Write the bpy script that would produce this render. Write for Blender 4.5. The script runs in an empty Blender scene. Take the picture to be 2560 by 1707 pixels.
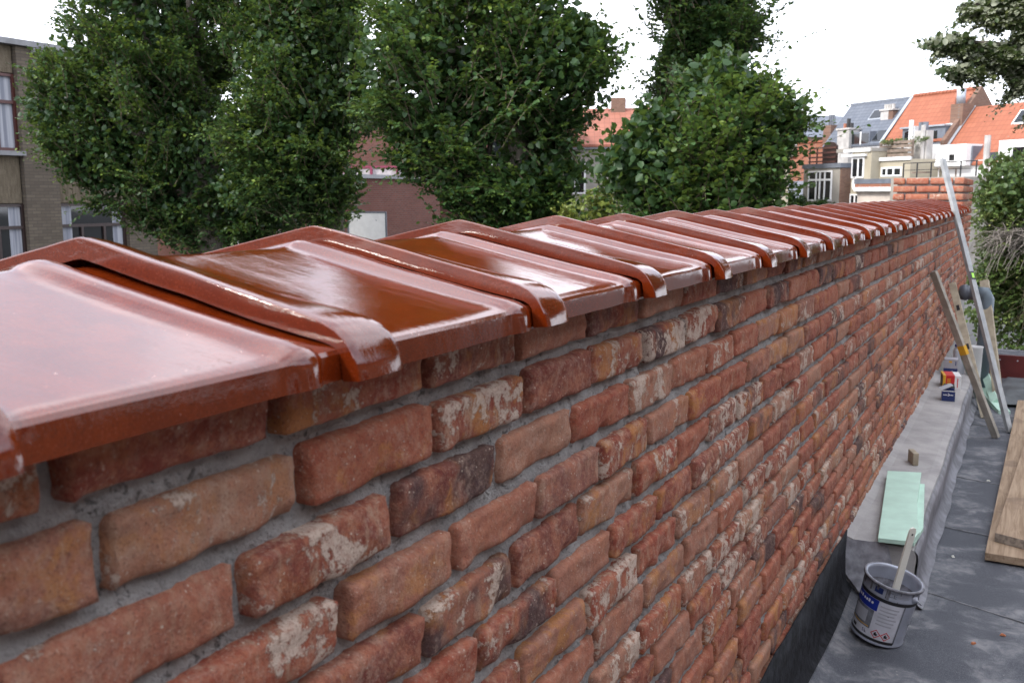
import bpy, math, random
import numpy as np
from mathutils import Vector, Matrix

R_ = math.radians
rnd = random.Random(7)
NP = np.random.default_rng(11)
scene = bpy.context.scene
col = scene.collection

# ------------------------------------------------------------------ camera, sky, sun, exposure
cam_d = bpy.data.cameras.new('camera')
cam_d.sensor_width = 22.2
cam_d.lens = 22.2 * 2397.85 / 2560
cam_d.clip_start = .02
cam_d.clip_end = 600
cam_d.dof.use_dof = True
cam_d.dof.focus_distance = 2.1
cam_d.dof.aperture_fstop = 9.0
cam = bpy.data.objects.new('camera', cam_d)
col.objects.link(cam)
CR, CU, CF = Vector((.880723, .473631, -.000593)), Vector((-.071152, .133546, .988485)), Vector((-.468257, .87054, -.151317))
CAM = Vector((.428, 0, 1.376))
cam.matrix_world = Matrix(((CR.x, CU.x, -CF.x, CAM.x), (CR.y, CU.y, -CF.y, CAM.y), (CR.z, CU.z, -CF.z, CAM.z), (0, 0, 0, 1)))
scene.camera = cam

SUN_EL, SUN_AZ = R_(41), R_(218)      # azimuth clockwise from +Y: behind the camera, to the left of the wall
world = bpy.data.worlds.new('World')
scene.world = world
world.use_nodes = True
wn = world.node_tree.nodes
wl = world.node_tree.links
wn.clear()
w_out = wn.new('ShaderNodeOutputWorld')
w_bg = wn.new('ShaderNodeBackground')
w_bg.inputs['Strength'].default_value = .12
w_sky = wn.new('ShaderNodeTexSky')
w_sky.sky_type = 'NISHITA'
w_sky.sun_disc = False
w_sky.sun_elevation = SUN_EL
w_sky.sun_rotation = SUN_AZ
w_sky.air_density = 1.0
w_sky.dust_density = 3.0
w_tc = wn.new('ShaderNodeTexCoord')
w_no = wn.new('ShaderNodeTexNoise')
w_no.inputs['Scale'].default_value = 2.6
w_no.inputs['Detail'].default_value = 7
w_no.inputs['Roughness'].default_value = .55
w_rp = wn.new('ShaderNodeValToRGB')
w_rp.color_ramp.elements[0].position = .36
w_rp.color_ramp.elements[0].color = (.35, .35, .35, 1)
w_rp.color_ramp.elements[1].position = .56
w_mx = wn.new('ShaderNodeMix')
w_mx.data_type = 'RGBA'
w_mx.inputs[7].default_value = (9.7, 10.0, 11.0, 1)
wl.new(w_tc.outputs['Generated'], w_no.inputs['Vector'])
wl.new(w_no.outputs['Fac'], w_rp.inputs['Fac'])
wl.new(w_rp.outputs['Color'], w_mx.inputs[0])
wl.new(w_sky.outputs['Color'], w_mx.inputs[6])
wl.new(w_mx.outputs[2], w_bg.inputs['Color'])
wl.new(w_bg.outputs[0], w_out.inputs[0])

sun_d = bpy.data.lights.new('sun', 'SUN')
sun_d.energy = 1.5
sun_d.angle = R_(10)
sun_d.color = (1, .95, .87)
sun = bpy.data.objects.new('sun', sun_d)
col.objects.link(sun)
sdir = Vector((math.sin(SUN_AZ) * math.cos(SUN_EL), math.cos(SUN_AZ) * math.cos(SUN_EL), math.sin(SUN_EL)))
sun.rotation_euler = sdir.to_track_quat('Z', 'Y').to_euler()

vs = scene.view_settings
vs.view_transform = 'Standard'
vs.look = 'None'
vs.exposure = 1.3
vs.gamma = 1.0
vs.use_curve_mapping = False
scene.cycles.max_bounces = 7
scene.cycles.transparent_max_bounces = 8
scene.cycles.use_denoising = True

# ------------------------------------------------------------------ material helpers
class Mat:
    def __init__(s, name):
        s.m = bpy.data.materials.new(name)
        s.m.use_nodes = True
        s.n = s.m.node_tree.nodes
        s.l = s.m.node_tree.links
        s.b = s.n['Principled BSDF']
        s.out = s.n['Material Output']
    def set(s, **k):
        for a, v in k.items():
            a = {'rough': 'Roughness', 'color': 'Base Color', 'metal': 'Metallic', 'spec': 'Specular IOR Level', 'coat': 'Coat Weight',
                 'coat_rough': 'Coat Roughness', 'trans': 'Transmission Weight', 'ior': 'IOR', 'normal': 'Normal', 'alpha': 'Alpha', 'coat_normal': 'Coat Normal', 'coat_ior': 'Coat IOR'}[a]
            s.inp(s.b.inputs[a], v)
        return s
    def inp(s, sock, v):
        if isinstance(v, bpy.types.NodeSocket): s.l.new(v, sock)
        elif isinstance(v, tuple) and len(v) == 3 and sock.type == 'RGBA': sock.default_value = (*v, 1)
        else: sock.default_value = v
    def node(s, t, **k):
        n = s.n.new(t)
        for a, v in k.items():
            if hasattr(n, a) and a not in ('Scale',): setattr(n, a, v)
            else: s.inp(n.inputs[a], v)
        return n
    def pos(s):
        return s.node('ShaderNodeNewGeometry').outputs['Position']
    def noise(s, vec, scale, detail=4, rough=.55, dist=0):
        n = s.node('ShaderNodeTexNoise')
        s.inp(n.inputs['Vector'], vec)
        n.inputs['Scale'].default_value = scale
        n.inputs['Detail'].default_value = detail
        n.inputs['Roughness'].default_value = rough
        n.inputs['Distortion'].default_value = dist
        return n.outputs['Fac']
    def voro(s, vec, scale, feature='F1'):
        n = s.node('ShaderNodeTexVoronoi', feature=feature)
        s.inp(n.inputs['Vector'], vec)
        n.inputs['Scale'].default_value = scale
        return n
    def vmul(s, vec, v, off=None):
        n = s.node('ShaderNodeVectorMath', operation='MULTIPLY')
        s.l.new(vec, n.inputs[0])
        s.inp(n.inputs[1], v)
        if off is None: return n.outputs[0]
        a = s.node('ShaderNodeVectorMath', operation='ADD')
        s.l.new(n.outputs[0], a.inputs[0]); s.inp(a.inputs[1], off)
        return a.outputs[0]
    def vadd(s, a_, b_):
        a = s.node('ShaderNodeVectorMath', operation='ADD')
        s.inp(a.inputs[0], a_); s.inp(a.inputs[1], b_)
        return a.outputs[0]
    def math(s, op, a, b=0., c=0., clamp=False):
        n = s.node('ShaderNodeMath', operation=op, use_clamp=clamp)
        s.inp(n.inputs[0], a); s.inp(n.inputs[1], b); s.inp(n.inputs[2], c)
        return n.outputs[0]
    def step(s, v, lo, hi, a=0., b=1.):
        n = s.node('ShaderNodeMapRange', interpolation_type='SMOOTHSTEP')
        for k, x in zip(('Value', 'From Min', 'From Max', 'To Min', 'To Max'), (v, lo, hi, a, b)): s.inp(n.inputs[k], x)
        return n.outputs[0]
    def mix(s, f, a, b, blend='MIX'):
        n = s.node('ShaderNodeMix', data_type='RGBA', blend_type=blend)
        s.inp(n.inputs[0], f); s.inp(n.inputs[6], a); s.inp(n.inputs[7], b)
        return n.outputs[2]
    def ramp(s, f, stops, const=False):
        n = s.node('ShaderNodeValToRGB')
        cr = n.color_ramp
        if const: cr.interpolation = 'CONSTANT'
        while len(cr.elements) < len(stops): cr.elements.new(.5)
        for el, (p, c) in zip(cr.elements, stops):
            el.position = p; el.color = (*c, 1)
        s.inp(n.inputs[0], f)
        return n.outputs[0]
    def attr(s, name):
        n = s.node('ShaderNodeAttribute', attribute_name=name)
        return n
    def bump(s, h, strength=.3, dist=.002, normal=None):
        n = s.node('ShaderNodeBump')
        n.inputs['Strength'].default_value = strength
        n.inputs['Distance'].default_value = dist
        s.l.new(h, n.inputs['Height'])
        if normal: s.l.new(normal, n.inputs['Normal'])
        return n.outputs[0]

def plain(name, c, rough=.6, var=.15, scale=8., metal=0., bump=0., bscale=60., spec=.5):
    m = Mat(name)
    p = m.pos()
    n = m.noise(p, scale, 5)
    dark = tuple(x * (1 - var) for x in c)
    light = tuple(min(1, x * (1 + var)) for x in c)
    m.set(color=m.mix(m.step(n, .3, .7), dark, light), rough=rough, metal=metal, spec=spec)
    if bump: m.set(normal=m.bump(m.noise(p, bscale, 4), bump, .003))
    return m.m

M = {}
# --- old reclaimed brick, toned brick by brick through the 'tone' attribute
m = Mat('old_brick')
p = m.pos()
tn = m.attr('tone')
sx = m.node('ShaderNodeSeparateColor'); m.l.new(tn.outputs['Color'], sx.inputs[0])
r1, r2, r3 = sx.outputs
q = m.vadd(p, m.vmul(tn.outputs['Vector'], (13., 17., 11.)))
base = m.ramp(r1, [(0, (.14, .045, .038)), (.15, (.20, .042, .030)), (.38, (.26, .058, .036)), (.55, (.30, .088, .052)), (.70, (.28, .125, .088)), (.84, (.33, .185, .125)), (.93, (.20, .078, .064)), (1, (.40, .16, .07))])
n1 = m.noise(q, 30, 9, .72, .3)
base = m.mix(m.step(n1, .40, .64), base, m.mix(.6, base, (.42, .165, .095)))
n1b = m.noise(q, 75, 5, .72)
base = m.mix(m.step(n1b, .52, .7, 0, .6), base, (.17, .052, .040))
nm = m.noise(q, 150, 5, .75)
base = m.mix(m.step(nm, .45, .68, 0, .7), base, m.mix(.5, base, (.50, .27, .17)))
base = m.mix(m.step(nm, .28, .40, .5, 0), base, (.15, .05, .04))
# ochre bloom
n2 = m.noise(q, 17, 9, .68, .4)
oc = m.math('MULTIPLY', m.step(n2, .50, .60), m.step(r2, .35, .8, .05, .8))
base = m.mix(oc, base, (.42, .185, .062))
# vertical tan film
vs_ = m.vmul(q, (70., 70., 24.))
n3 = m.noise(vs_, 1.0, 5, .65)
tan_a = m.step(r3, .15, .8, .05, .95)
base = m.mix(m.math('MULTIPLY', m.step(n3, .50, .66), m.math('MULTIPLY', tan_a, .8)), base, (.40, .255, .175))
# burnt dark ends
n4 = m.noise(q, 9, 4, .6, .3)
bd = m.math('MULTIPLY', m.step(n4, .40, .58), m.step(r2, .82, .90))
base = m.mix(m.math('MULTIPLY', bd, .9), base, (.062, .042, .045))
# lime and old mortar residue
n5 = m.noise(q, 13, 9, .70, .35)
n6 = m.noise(q, 95, 5, .75)
lime = m.math('ADD', m.math('MULTIPLY', n5, .74), m.math('MULTIPLY', n6, .26))
thr = m.step(r3, .25, 1, .64, .50)
lm = m.math('SUBTRACT', lime, thr)
lmask = m.step(lm, 0, .03)
base = m.mix(m.math('MULTIPLY', lmask, m.step(n6, .3, .6, .45, .95)), base, (.54, .44, .36))
vo = m.voro(q, 130)
base = m.mix(m.math('MULTIPLY', m.step(vo.outputs['Distance'], .06, .2, 1, 0), m.step(m.noise(q, 40), .5, .6)), base, (.60, .50, .40))
dust = m.math('MULTIPLY', m.step(n6, .42, .66), m.step(m.noise(q, 20, 6, .65), .40, .62, .05, .38))
base = m.mix(dust, base, (.50, .37, .29))
grit = m.noise(q, 420, 3, .6)
base = m.mix(m.step(grit, .52, .70, 0, .6), base, (.15, .065, .05))
gr2 = m.noise(q, 260, 3, .7)
base = m.mix(m.step(gr2, .60, .70, 0, .5), base, (.52, .40, .31))
h = m.math('ADD', m.math('MULTIPLY', n1b, .8), m.math('MULTIPLY', grit, .35))
h = m.math('ADD', h, m.math('MULTIPLY', lmask, .25))
m.set(color=base, rough=.92, spec=.18, normal=m.bump(h, .85, .0035))
M['brick'] = m.m

m = Mat('mortar')
p = m.pos()
a = m.noise(p, 35, 6, .7); b = m.noise(p, 260, 4, .7)
c = m.mix(m.step(a, .3, .7), (.29, .282, .274), (.43, .418, .405))
c = m.mix(m.step(b, .58, .72), c, (.15, .145, .14))
pit = m.noise(p, 130, 4, .7, .5)
pm = m.math('MULTIPLY', m.step(pit, .33, .43, 1, 0), m.step(m.noise(p, 11, 3), .42, .58))
c = m.mix(m.math('MULTIPLY', pm, .6), c, (.12, .115, .11))
hh = m.math('SUBTRACT', m.math('ADD', m.math('MULTIPLY', a, .8), m.math('MULTIPLY', b, .7)), m.math('MULTIPLY', pm, 1.0))
m.set(color=c, rough=.95, spec=.15, normal=m.bump(hh, 1.0, .007))
M['mortar'] = m.m

# --- glazed terracotta
m = Mat('glazed_terracotta')
p = m.pos()
tn = m.node('ShaderNodeObjectInfo').outputs['Random']
a = m.noise(p, 30, 5, .65); fine = m.noise(p, 300, 4, .7)
st = m.noise(m.vmul(p, (25., 160., 60.)), 1.0, 4, .6)
c = m.mix(m.step(a, .3, .7), (.104, .0125, .0015), (.150, .0200, .0023))
c = m.mix(m.step(fine, .55, .7, 0, .5), c, (.09, .016, .009))
c = m.mix(m.step(tn, 0, 1, 0, .5), c, (.088, .0108, .0018))
spk = m.noise(p, 620, 2, .6)
c = m.mix(m.step(spk, .58, .70, 0, .45), c, (.22, .055, .032))
c = m.mix(m.step(spk, .32, .44, .6, 0), c, (.055, .012, .005))
chip = m.math('MULTIPLY', m.step(m.noise(p, 240, 3, .7), .68, .72), m.step(m.noise(p, 28, 3), .55, .64))
c = m.mix(m.math('MULTIPLY', chip, .7), c, (.62, .42, .36))
wav = m.math('ADD', m.math('MULTIPLY', m.noise(m.vmul(p, (18., 55., 40.)), 1.0, 3, .5), 1.0), m.math('MULTIPLY', m.noise(p, 170, 4, .65), .16))
wav = m.math('ADD', wav, m.math('MULTIPLY', m.noise(m.vmul(p, (90., 420., 140.)), 1.0, 3, .6), .20))
wav = m.math('ADD', wav, m.math('MULTIPLY', m.noise(p, 600, 2, .5), .13))
nb = m.bump(wav, .24, .0016)
nb2 = m.bump(m.math('ADD', fine, st), .2, .0004)
m.set(color=c, rough=.7, spec=.0, coat=1.0, coat_rough=.012, coat_ior=1.66, normal=nb2, coat_normal=nb)
M['glaze'] = m.m

# --- bitumen, concrete
m = Mat('bitumen_roofing')
p = m.pos()
a = m.noise(p, 4.2, 5, .6, .5); b = m.noise(p, 420, 3, .6); g = m.noise(p, 14, 6, .7, .4)
c = m.mix(m.step(a, .35, .68), (.056, .060, .072), (.092, .097, .112))
c = m.mix(m.math('MULTIPLY', m.step(g, .38, .66), m.step(a, .44, .58)), c, (.22, .218, .222))
c = m.mix(m.step(b, .48, .70, 0, .65), c, (.19, .195, .21))
c = m.mix(m.step(b, .28, .42, .5, 0), c, (.035, .037, .042))
sp = m.voro(p, 26).outputs['Distance']
c = m.mix(m.math('MULTIPLY', m.step(sp, .03, .07, 1, 0), m.step(m.noise(p, 5), .52, .6)), c, (.4, .38, .35))
m.set(color=c, rough=.72, spec=.35, normal=m.bump(m.math('ADD', b, m.math('MULTIPLY', g, 1.2)), .5, .003))
M['bitumen'] = m.m
M['dusty_seam'] = plain('dusty_seam', (.15, .15, .155), .9, .5, 18)
M['upstand'] = plain('bitumen_upstand', (.014, .015, .018), .8, .6, 30, 0, .8, 60, .2)
m = Mat('ledge_concrete')
p = m.pos()
a = m.noise(p, 5, 6, .65, .3); b = m.noise(p, 120, 5, .7); g = m.noise(p, 22, 5, .7)
c = m.mix(m.step(a, .3, .7), (.29, .28, .275), (.42, .405, .39))
c = m.mix(m.step(g, .6, .75, 0, .5), c, (.25, .24, .24))
c = m.mix(m.step(b, .6, .75, 0, .4), c, (.2, .2, .2))
m.set(color=c, rough=.9, spec=.2, normal=m.bump(m.math('ADD', g, b), .4, .003))
M['concrete'] = m.m
M['coating'] = plain('grey_liquid_coating', (.17, .17, .19), .6, .35, 14, 0, .3, 50)
M['coat_light'] = plain('pale_brushed_coating', (.34, .34, .37), .6, .3, 30, 0, .4, 60)
M['sludge'] = plain('dried_grey_coating', (.17, .17, .19), .55, .5, 40, 0, .8, 90)
M['mint'] = plain('mint_foam', (.45, .63, .52), .85, .07, 12, 0, .12, 300)
m = Mat('raw_wood')
p = m.pos()
gr = m.noise(m.vmul(p, (55., 3.5, 55.)), 1.0, 6, .65, .6)
kn = m.noise(p, 6, 4)
c = m.mix(m.step(gr, .3, .72), (.22, .150, .095), (.39, .29, .20))
c = m.mix(m.step(kn, .52, .72, 0, .7), c, (.18, .125, .09))
m.set(color=c, rough=.8, spec=.25, normal=m.bump(gr, .3, .003))
M['wood'] = m.m
M['wood_end'] = plain('weathered_wood_end', (.27, .23, .19), .9, .35, 60, 0, .4, 150)
M['batten'] = plain('weathered_batten', (.36, .31, .225), .8, .22, 16, 0, .2, 90)
M['batten_grey'] = plain('grey_batten', (.36, .335, .285), .75, .22, 16, 0, .2, 90)
M['alu'] = plain('aluminium', (.33, .34, .34), .5, .16, 20, .5)
M['tin'] = plain('painted_tin', (.40, .43, .50), .32, .12, 20, .35)
M['black'] = plain('black_plastic', (.02, .02, .022), .5, .2)
M['dark_void'] = plain('dark_interior', (.012, .012, .014), .8, .2)
M['white'] = plain('white_paint', (.78, .78, .78), .5, .05)
M['offwhite'] = plain('offwhite_stick', (.74, .73, .64), .6, .06, 20)
M['label_white'] = plain('label_paper', (.56, .57, .62), .45, .08, 30)
M['blue'] = plain('label_blue', (.012, .03, .27), .4, .2)
M['navy'] = plain('navy_card', (.014, .03, .13), .5, .15)
M['red'] = plain('red_print', (.55, .02, .02), .5, .1)
M['yellow'] = plain('yellow_print', (.66, .36, .02), .5, .1)
M['grey_card'] = plain('grey_card', (.36, .36, .39), .6, .1)
M['print_grey'] = plain('grey_print', (.16, .17, .19), .5, .3, 60)
M['print_light'] = plain('light_print', (.40, .41, .45), .5, .1)
M['lime_vial'] = plain('green_vial', (.35, .75, .05), .2, .05)
M['pvc'] = plain('grey_pvc', (.085, .095, .115), .4, .1)
M['pvc_light'] = plain('blue_grey_pvc', (.13, .17, .20), .45, .12)
M['redboard'] = plain('oxblood_board', (.10, .014, .012), .45, .25, 7, 0, .1, 40)
M['canister'] = plain('milky_plastic', (.60, .64, .70), .4, .06)
M['membrane'] = plain('black_membrane', (.05, .055, .06), .55, .4, 12, 0, .4, 20)
M['brickdust'] = plain('brick_crumb', (.42, .15, .07), .9, .2, 40)

# --- foliage
def leaf_mat(name, dark, mid, young, under=None):
    m = Mat(name)
    t = m.attr('tint').outputs['Fac']
    c = m.ramp(t, [(0, dark), (.55, mid), (.85, tuple((x + y) / 2 for x, y in zip(mid, young))), (1, young)])
    geo = m.node('ShaderNodeNewGeometry')
    if under: c = m.mix(m.math('MULTIPLY', geo.outputs['Backfacing'], .8), c, under)
    m.set(color=c, rough=.48, spec=.42)
    tr = m.node('ShaderNodeBsdfTranslucent')
    m.l.new(m.mix(.5, c, young), tr.inputs['Color'])
    ms = m.node('ShaderNodeMixShader')
    ms.inputs[0].default_value = .30
    m.l.new(m.b.outputs[0], ms.inputs[1]); m.l.new(tr.outputs[0], ms.inputs[2])
    m.l.new(ms.outputs[0], m.out.inputs['Surface'])
    return m.m
M['leaf'] = leaf_mat('linden_leaf', (.014, .040, .013), (.048, .108, .030), (.19, .26, .036))
M['leaf2'] = leaf_mat('silver_linden_leaf', (.028, .055, .018), (.075, .12, .04), (.20, .23, .08), (.32, .34, .25))
M['ivy'] = leaf_mat('ivy_leaf', (.025, .055, .016), (.11, .18, .045), (.32, .34, .11))
M['shrub'] = leaf_mat('yellow_shrub_leaf', (.10, .15, .03), (.22, .26, .05), (.36, .36, .08))
m = Mat('bark')
p = m.pos()
a = m.noise(m.vmul(p, (9., 9., 2.)), 1.0, 6, .7, .5)
m.set(color=m.mix(m.step(a, .3, .7), (.045, .038, .030), (.16, .14, .115)), rough=.95, normal=m.bump(a, .8, .05))
M['bark'] = m.m
M['twig'] = plain('twig', (.09, .07, .045), .9, .3)
M['dry'] = plain('dry_twig', (.20, .175, .155), .9, .35, 5)

# --- facades
def brick_far(name, c1, c2, mort, sc=1.0):
    m = Mat(name)
    p = m.pos()
    s = m.node('ShaderNodeSeparateXYZ'); m.l.new(p, s.inputs[0])
    cx = m.node('ShaderNodeCombineXYZ')
    m.l.new(m.math('ADD', s.outputs[0], s.outputs[1]), cx.inputs[0]); m.l.new(s.outputs[2], cx.inputs[1])
    b = m.node('ShaderNodeTexBrick')
    m.l.new(cx.outputs[0], b.inputs['Vector'])
    for k, v in (('Scale', 1.0), ('Mortar Size', .008), ('Brick Width', .2 * sc), ('Row Height', .065 * sc), ('Bias', 0.)): b.inputs[k].default_value = v
    for k, v in (('Color1', c1), ('Color2', c2), ('Mortar', mort)): b.inputs[k].default_value = (*v, 1)
    n = m.noise(p, 1.2, 5, .6)
    c = m.mix(m.step(n, .3, .75, 0, .45), b.outputs[0], tuple(x * .6 for x in c1))
    m.set(color=c, rough=.92, spec=.2, normal=m.bump(b.outputs['Fac'], -.3, .01))
    return m.m
M['tan_brick'] = brick_far('tan_brick', (.155, .128, .098), (.108, .088, .070), (.082, .072, .063), 1.25)
M['red_brick'] = brick_far('red_brick', (.155, .062, .048), (.115, .046, .036), (.12, .10, .09))  # albedo lowered to carry the shade of trees and balcony
M['brown_brick'] = brick_far('brown_brick', (.21, .12, .085), (.15, .085, .062), (.17, .14, .12))
M['orange_brick'] = brick_far('orange_brick', (.32, .125, .075), (.27, .105, .066), (.24, .17, .135))
m = Mat('pebbledash')
p = m.pos()
v = m.voro(p, 28)
c = m.mix(m.step(m.noise(m.vmul(p, (20., 20., 4.)), 1.0, 5), .3, .7), (.115, .093, .066), (.17, .140, .102))
c = m.mix(m.step(v.outputs['Distance'], .1, .4, .5, 0), c, (.09, .075, .058))
m.set(color=c, rough=.95, spec=.15, normal=m.bump(v.outputs['Distance'], .6, .01))
M['pebbledash'] = m.m
M['stone'] = plain('grey_stone', (.23, .23, .24), .8, .15, 4)
M['frame_red'] = plain('oxblood_frame', (.070, .018, .015), .4, .15)
M['frame_dark'] = plain('dark_frame', (.035, .020, .018), .4, .15)
m = Mat('window_glass')
p = m.pos()
m.set(color=(.012, .014, .016), rough=.04, spec=.75, normal=m.bump(m.noise(p, 1.6, 2), .05, .02))
M['glass'] = m.m
m = Mat('net_curtain')
p = m.pos()
w = m.noise(m.vmul(p, (14., 14., .4)), 1.0, 3)
m.set(color=m.mix(m.step(w, .35, .65), (.22, .23, .27), (.42, .43, .47)), rough=.9, spec=.1)
M['curtain'] = m.m
M['render_grey'] = plain('grey_render', (.29, .27, .24), .9, .14, 1.5)
M['render_cream'] = plain('cream_render', (.37, .33, .25), .9, .10, 1.3)
M['render_pink'] = plain('patched_render', (.50, .44, .39), .9, .2, 1.1)
M['render_white'] = plain('white_render', (.60, .60, .61), .85, .05, 1.2)
M['lead'] = plain('lead_sheet', (.13, .145, .175), .5, .15, 3)
M['zinc'] = plain('zinc', (.34, .37, .41), .4, .1, 3, .3)
M['flue'] = plain('grey_cement_flue', (.40, .385, .37), .85, .18, 3)
M['brown_wood'] = plain('brown_stained_wood', (.085, .034, .026), .6, .3, 6)
M['grey_wood'] = plain('greyed_wood', (.19, .145, .115), .8, .3, 5)
M['pink'] = plain('pink_railing', (.22, .035, .075), .5, .1)
M['board_grey'] = plain('slatted_grey_board', (.42, .38, .39), .7, .2, 5)
M['galv'] = plain('galvanised_pipe', (.46, .48, .52), .4, .15, 4, .3)
M['pot'] = plain('clay_pot', (.30, .12, .075), .8, .2)
def roof_mat(name, c1, c2, e, su, sv):
    m = Mat(name)
    p = m.pos()
    d = m.node('ShaderNodeVectorMath', operation='DOT_PRODUCT'); m.l.new(p, d.inputs[0]); d.inputs[1].default_value = e
    s = m.node('ShaderNodeSeparateXYZ'); m.l.new(p, s.inputs[0])
    cx = m.node('ShaderNodeCombineXYZ'); m.l.new(d.outputs['Value'], cx.inputs[0]); m.l.new(s.outputs[2], cx.inputs[1])
    b = m.node('ShaderNodeTexBrick', offset=0.0 if su > .2 else .5)
    m.l.new(cx.outputs[0], b.inputs['Vector'])
    for k, v in (('Scale', 1.0), ('Mortar Size', .016), ('Mortar Smooth', .6), ('Brick Width', su), ('Row Height', sv), ('Bias', 0.)): b.inputs[k].default_value = v
    for k, v in (('Color1', c1), ('Color2', c2), ('Mortar', tuple(x * .62 for x in c1))): b.inputs[k].default_value = (*v, 1)
    n = m.noise(p, .9, 5, .6)
    c = m.mix(m.step(n, .35, .75, 0, .4), b.outputs[0], tuple(x * .72 for x in c2))
    m.set(color=c, rough=.75, spec=.3, normal=m.bump(b.outputs['Fac'], -.6, .03))
    return m.m
EU = Vector((.77885517, -.62720381, 0)); EN = Vector((-.62720381, -.77885517, 0))
M['slate'] = roof_mat('slate_roof', (.105, .12, .15), (.13, .145, .175), tuple(EU), .3, .17)
M['pantile'] = roof_mat('orange_pantile', (.33, .115, .066), (.28, .096, .055), tuple(EU), .26, .22)
M['pantile_b'] = roof_mat('rusty_pantile', (.31, .125, .085), (.26, .10, .068), (.9, .43, 0), .26, .24)
M['ground'] = plain('schoolyard_asphalt', (.055, .054, .052), .9, .25, .6, 0, .3, 60)

# ------------------------------------------------------------------ mesh helpers
def link(name, me, mat, parent=None, loc=None):
    o = bpy.data.objects.new(name, me)
    col.objects.link(o)
    if mat is not None and not me.materials: me.materials.append(mat)
    if parent is not None: o.parent = parent
    if loc is not None: o.location = loc
    return o
def tag(o, label=None, cat=None, group=None, kind=None):
    if label: o['label'] = label
    if cat: o['category'] = cat
    if group: o['group'] = group
    if kind: o['kind'] = kind
    return o
def thing(name, label, cat, loc, group=None):
    o = bpy.data.objects.new(name, None)
    o.empty_display_size = .2
    col.objects.link(o)
    o.location = loc
    return tag(o, label, cat, group)
def rootloc(o):
    v = Vector((0, 0, 0))
    while o is not None:
        v += Vector(o.location); o = o.parent
    return v
class Fr:
    """local frame: u along, v outward, z up"""
    def __init__(s, o=(0, 0, 0), u=(1, 0, 0), v=(0, 1, 0), w=(0, 0, 1), k=1.0):
        s.o, s.u, s.v, s.w, s.k = Vector(o), Vector(u), Vector(v), Vector(w), k
    def __call__(s, u, v, z):
        return s.o + (s.u * u + s.v * v + s.w * z) * s.k
W = Fr()
class MB:
    def __init__(s, fr=W):
        s.v, s.f, s.fr = [], [], fr
    def pts(s, P):
        i = len(s.v); s.v += [tuple(s.fr(*p)) for p in P]; return i
    def box(s, u0, u1, v0, v1, z0, z1):
        i = s.pts([(u0, v0, z0), (u1, v0, z0), (u1, v1, z0), (u0, v1, z0), (u0, v0, z1), (u1, v0, z1), (u1, v1, z1), (u0, v1, z1)])
        s.f += [[i + k for k in q] for q in ((3, 2, 1, 0), (4, 5, 6, 7), (0, 1, 5, 4), (1, 2, 6, 5), (2, 3, 7, 6), (3, 0, 4, 7))]
        return s
    def prism(s, poly, d):
        """poly: list of 3-D local points, d: local extrusion vector"""
        n = len(poly)
        i = s.pts(poly); j = s.pts([tuple(a + b for a, b in zip(p, d)) for p in poly])
        s.f += [[i + k for k in range(n)], [j + k for k in reversed(range(n))]]
        s.f += [[i + k, j + k, j + (k + 1) % n, i + (k + 1) % n] for k in range(n)]
        return s
    def tube(s, path, rad, n=8, cap=True):
        P = [Vector(s.fr(*p)) for p in path]
        if not isinstance(rad, (list, tuple)): rad = [rad] * len(P)
        rings = []
        ref = None
        for k, c in enumerate(P):
            t = (P[min(k + 1, len(P) - 1)] - P[max(k - 1, 0)]).normalized()
            if ref is None:
                ref = Vector((0, 0, 1)) if abs(t.z) < .9 else Vector((1, 0, 0))
            a = (ref - t * ref.dot(t)).normalized(); b = t.cross(a); ref = a
            i = len(s.v)
            for j in range(n):
                an = 2 * math.pi * j / n
                s.v.append(tuple(c + (a * math.cos(an) + b * math.sin(an)) * rad[k]))
            rings.append(i)
        for a_, b_ in zip(rings, rings[1:]):
            s.f += [[a_ + j, a_ + (j + 1) % n, b_ + (j + 1) % n, b_ + j] for j in range(n)]
        if cap:
            s.f += [[rings[0] + j for j in reversed(range(n))], [rings[-1] + j for j in range(n)]]
        return s
    def lathe(s, prof, n=24, c=(0, 0, 0), a0=0., a1=2 * math.pi):
        full = abs(a1 - a0 - 2 * math.pi) < 1e-6
        m_ = n if full else n + 1
        i = len(s.v)
        for r, z in prof:
            for j in range(m_):
                an = a0 + (a1 - a0) * j / n
                s.v.append(tuple(s.fr(c[0] + r * math.cos(an), c[1] + r * math.sin(an), c[2] + z)))
        for k in range(len(prof) - 1):
            for j in range(n):
                j2 = (j + 1) % m_ if full else j + 1
                s.f.append([i + k * m_ + j, i + k * m_ + j2, i + (k + 1) * m_ + j2, i + (k + 1) * m_ + j])
        return s
    def build(s, name, mat, parent=None, smooth=False, bevel=0.):
        L = rootloc(parent) if parent is not None else Vector((0, 0, 0))
        me = bpy.data.meshes.new(name)
        me.from_pydata([(a - L.x, b - L.y, c - L.z) for a, b, c in s.v], [], s.f)
        if smooth: me.polygons.foreach_set('use_smooth', [True] * len(me.polygons))
        me.update()
        o = link(name, me, mat, parent)
        if bevel:
            b = o.modifiers.new('bevel', 'BEVEL'); b.width = bevel; b.segments = 2; b.limit_method = 'ANGLE'
        return o
def box_obj(name, mat, parent, dims, fr=W, bevel=0.):
    return MB(fr).box(*dims).build(name, mat, parent, bevel=bevel)
def beam_frame(a, b, side=(1, 0, 0)):
    """frame whose w axis runs from a to b"""
    a, b = Vector(a), Vector(b)
    w = (b - a).normalized()
    u = Vector(side); u = (u - w * u.dot(w)).normalized()
    return Fr(a, u, w.cross(u), w), (b - a).length
def vnoise(P, seed, scale):
    """cheap smooth noise for numpy points, about -1..1"""
    g = np.random.default_rng(seed)
    out = np.zeros(len(P))
    for k in range(6):
        d = g.normal(size=3); d /= np.linalg.norm(d)
        out += np.sin(P @ d * scale * (1 + .35 * k) + g.uniform(0, 6.28))
    return out / 3.2

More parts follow.
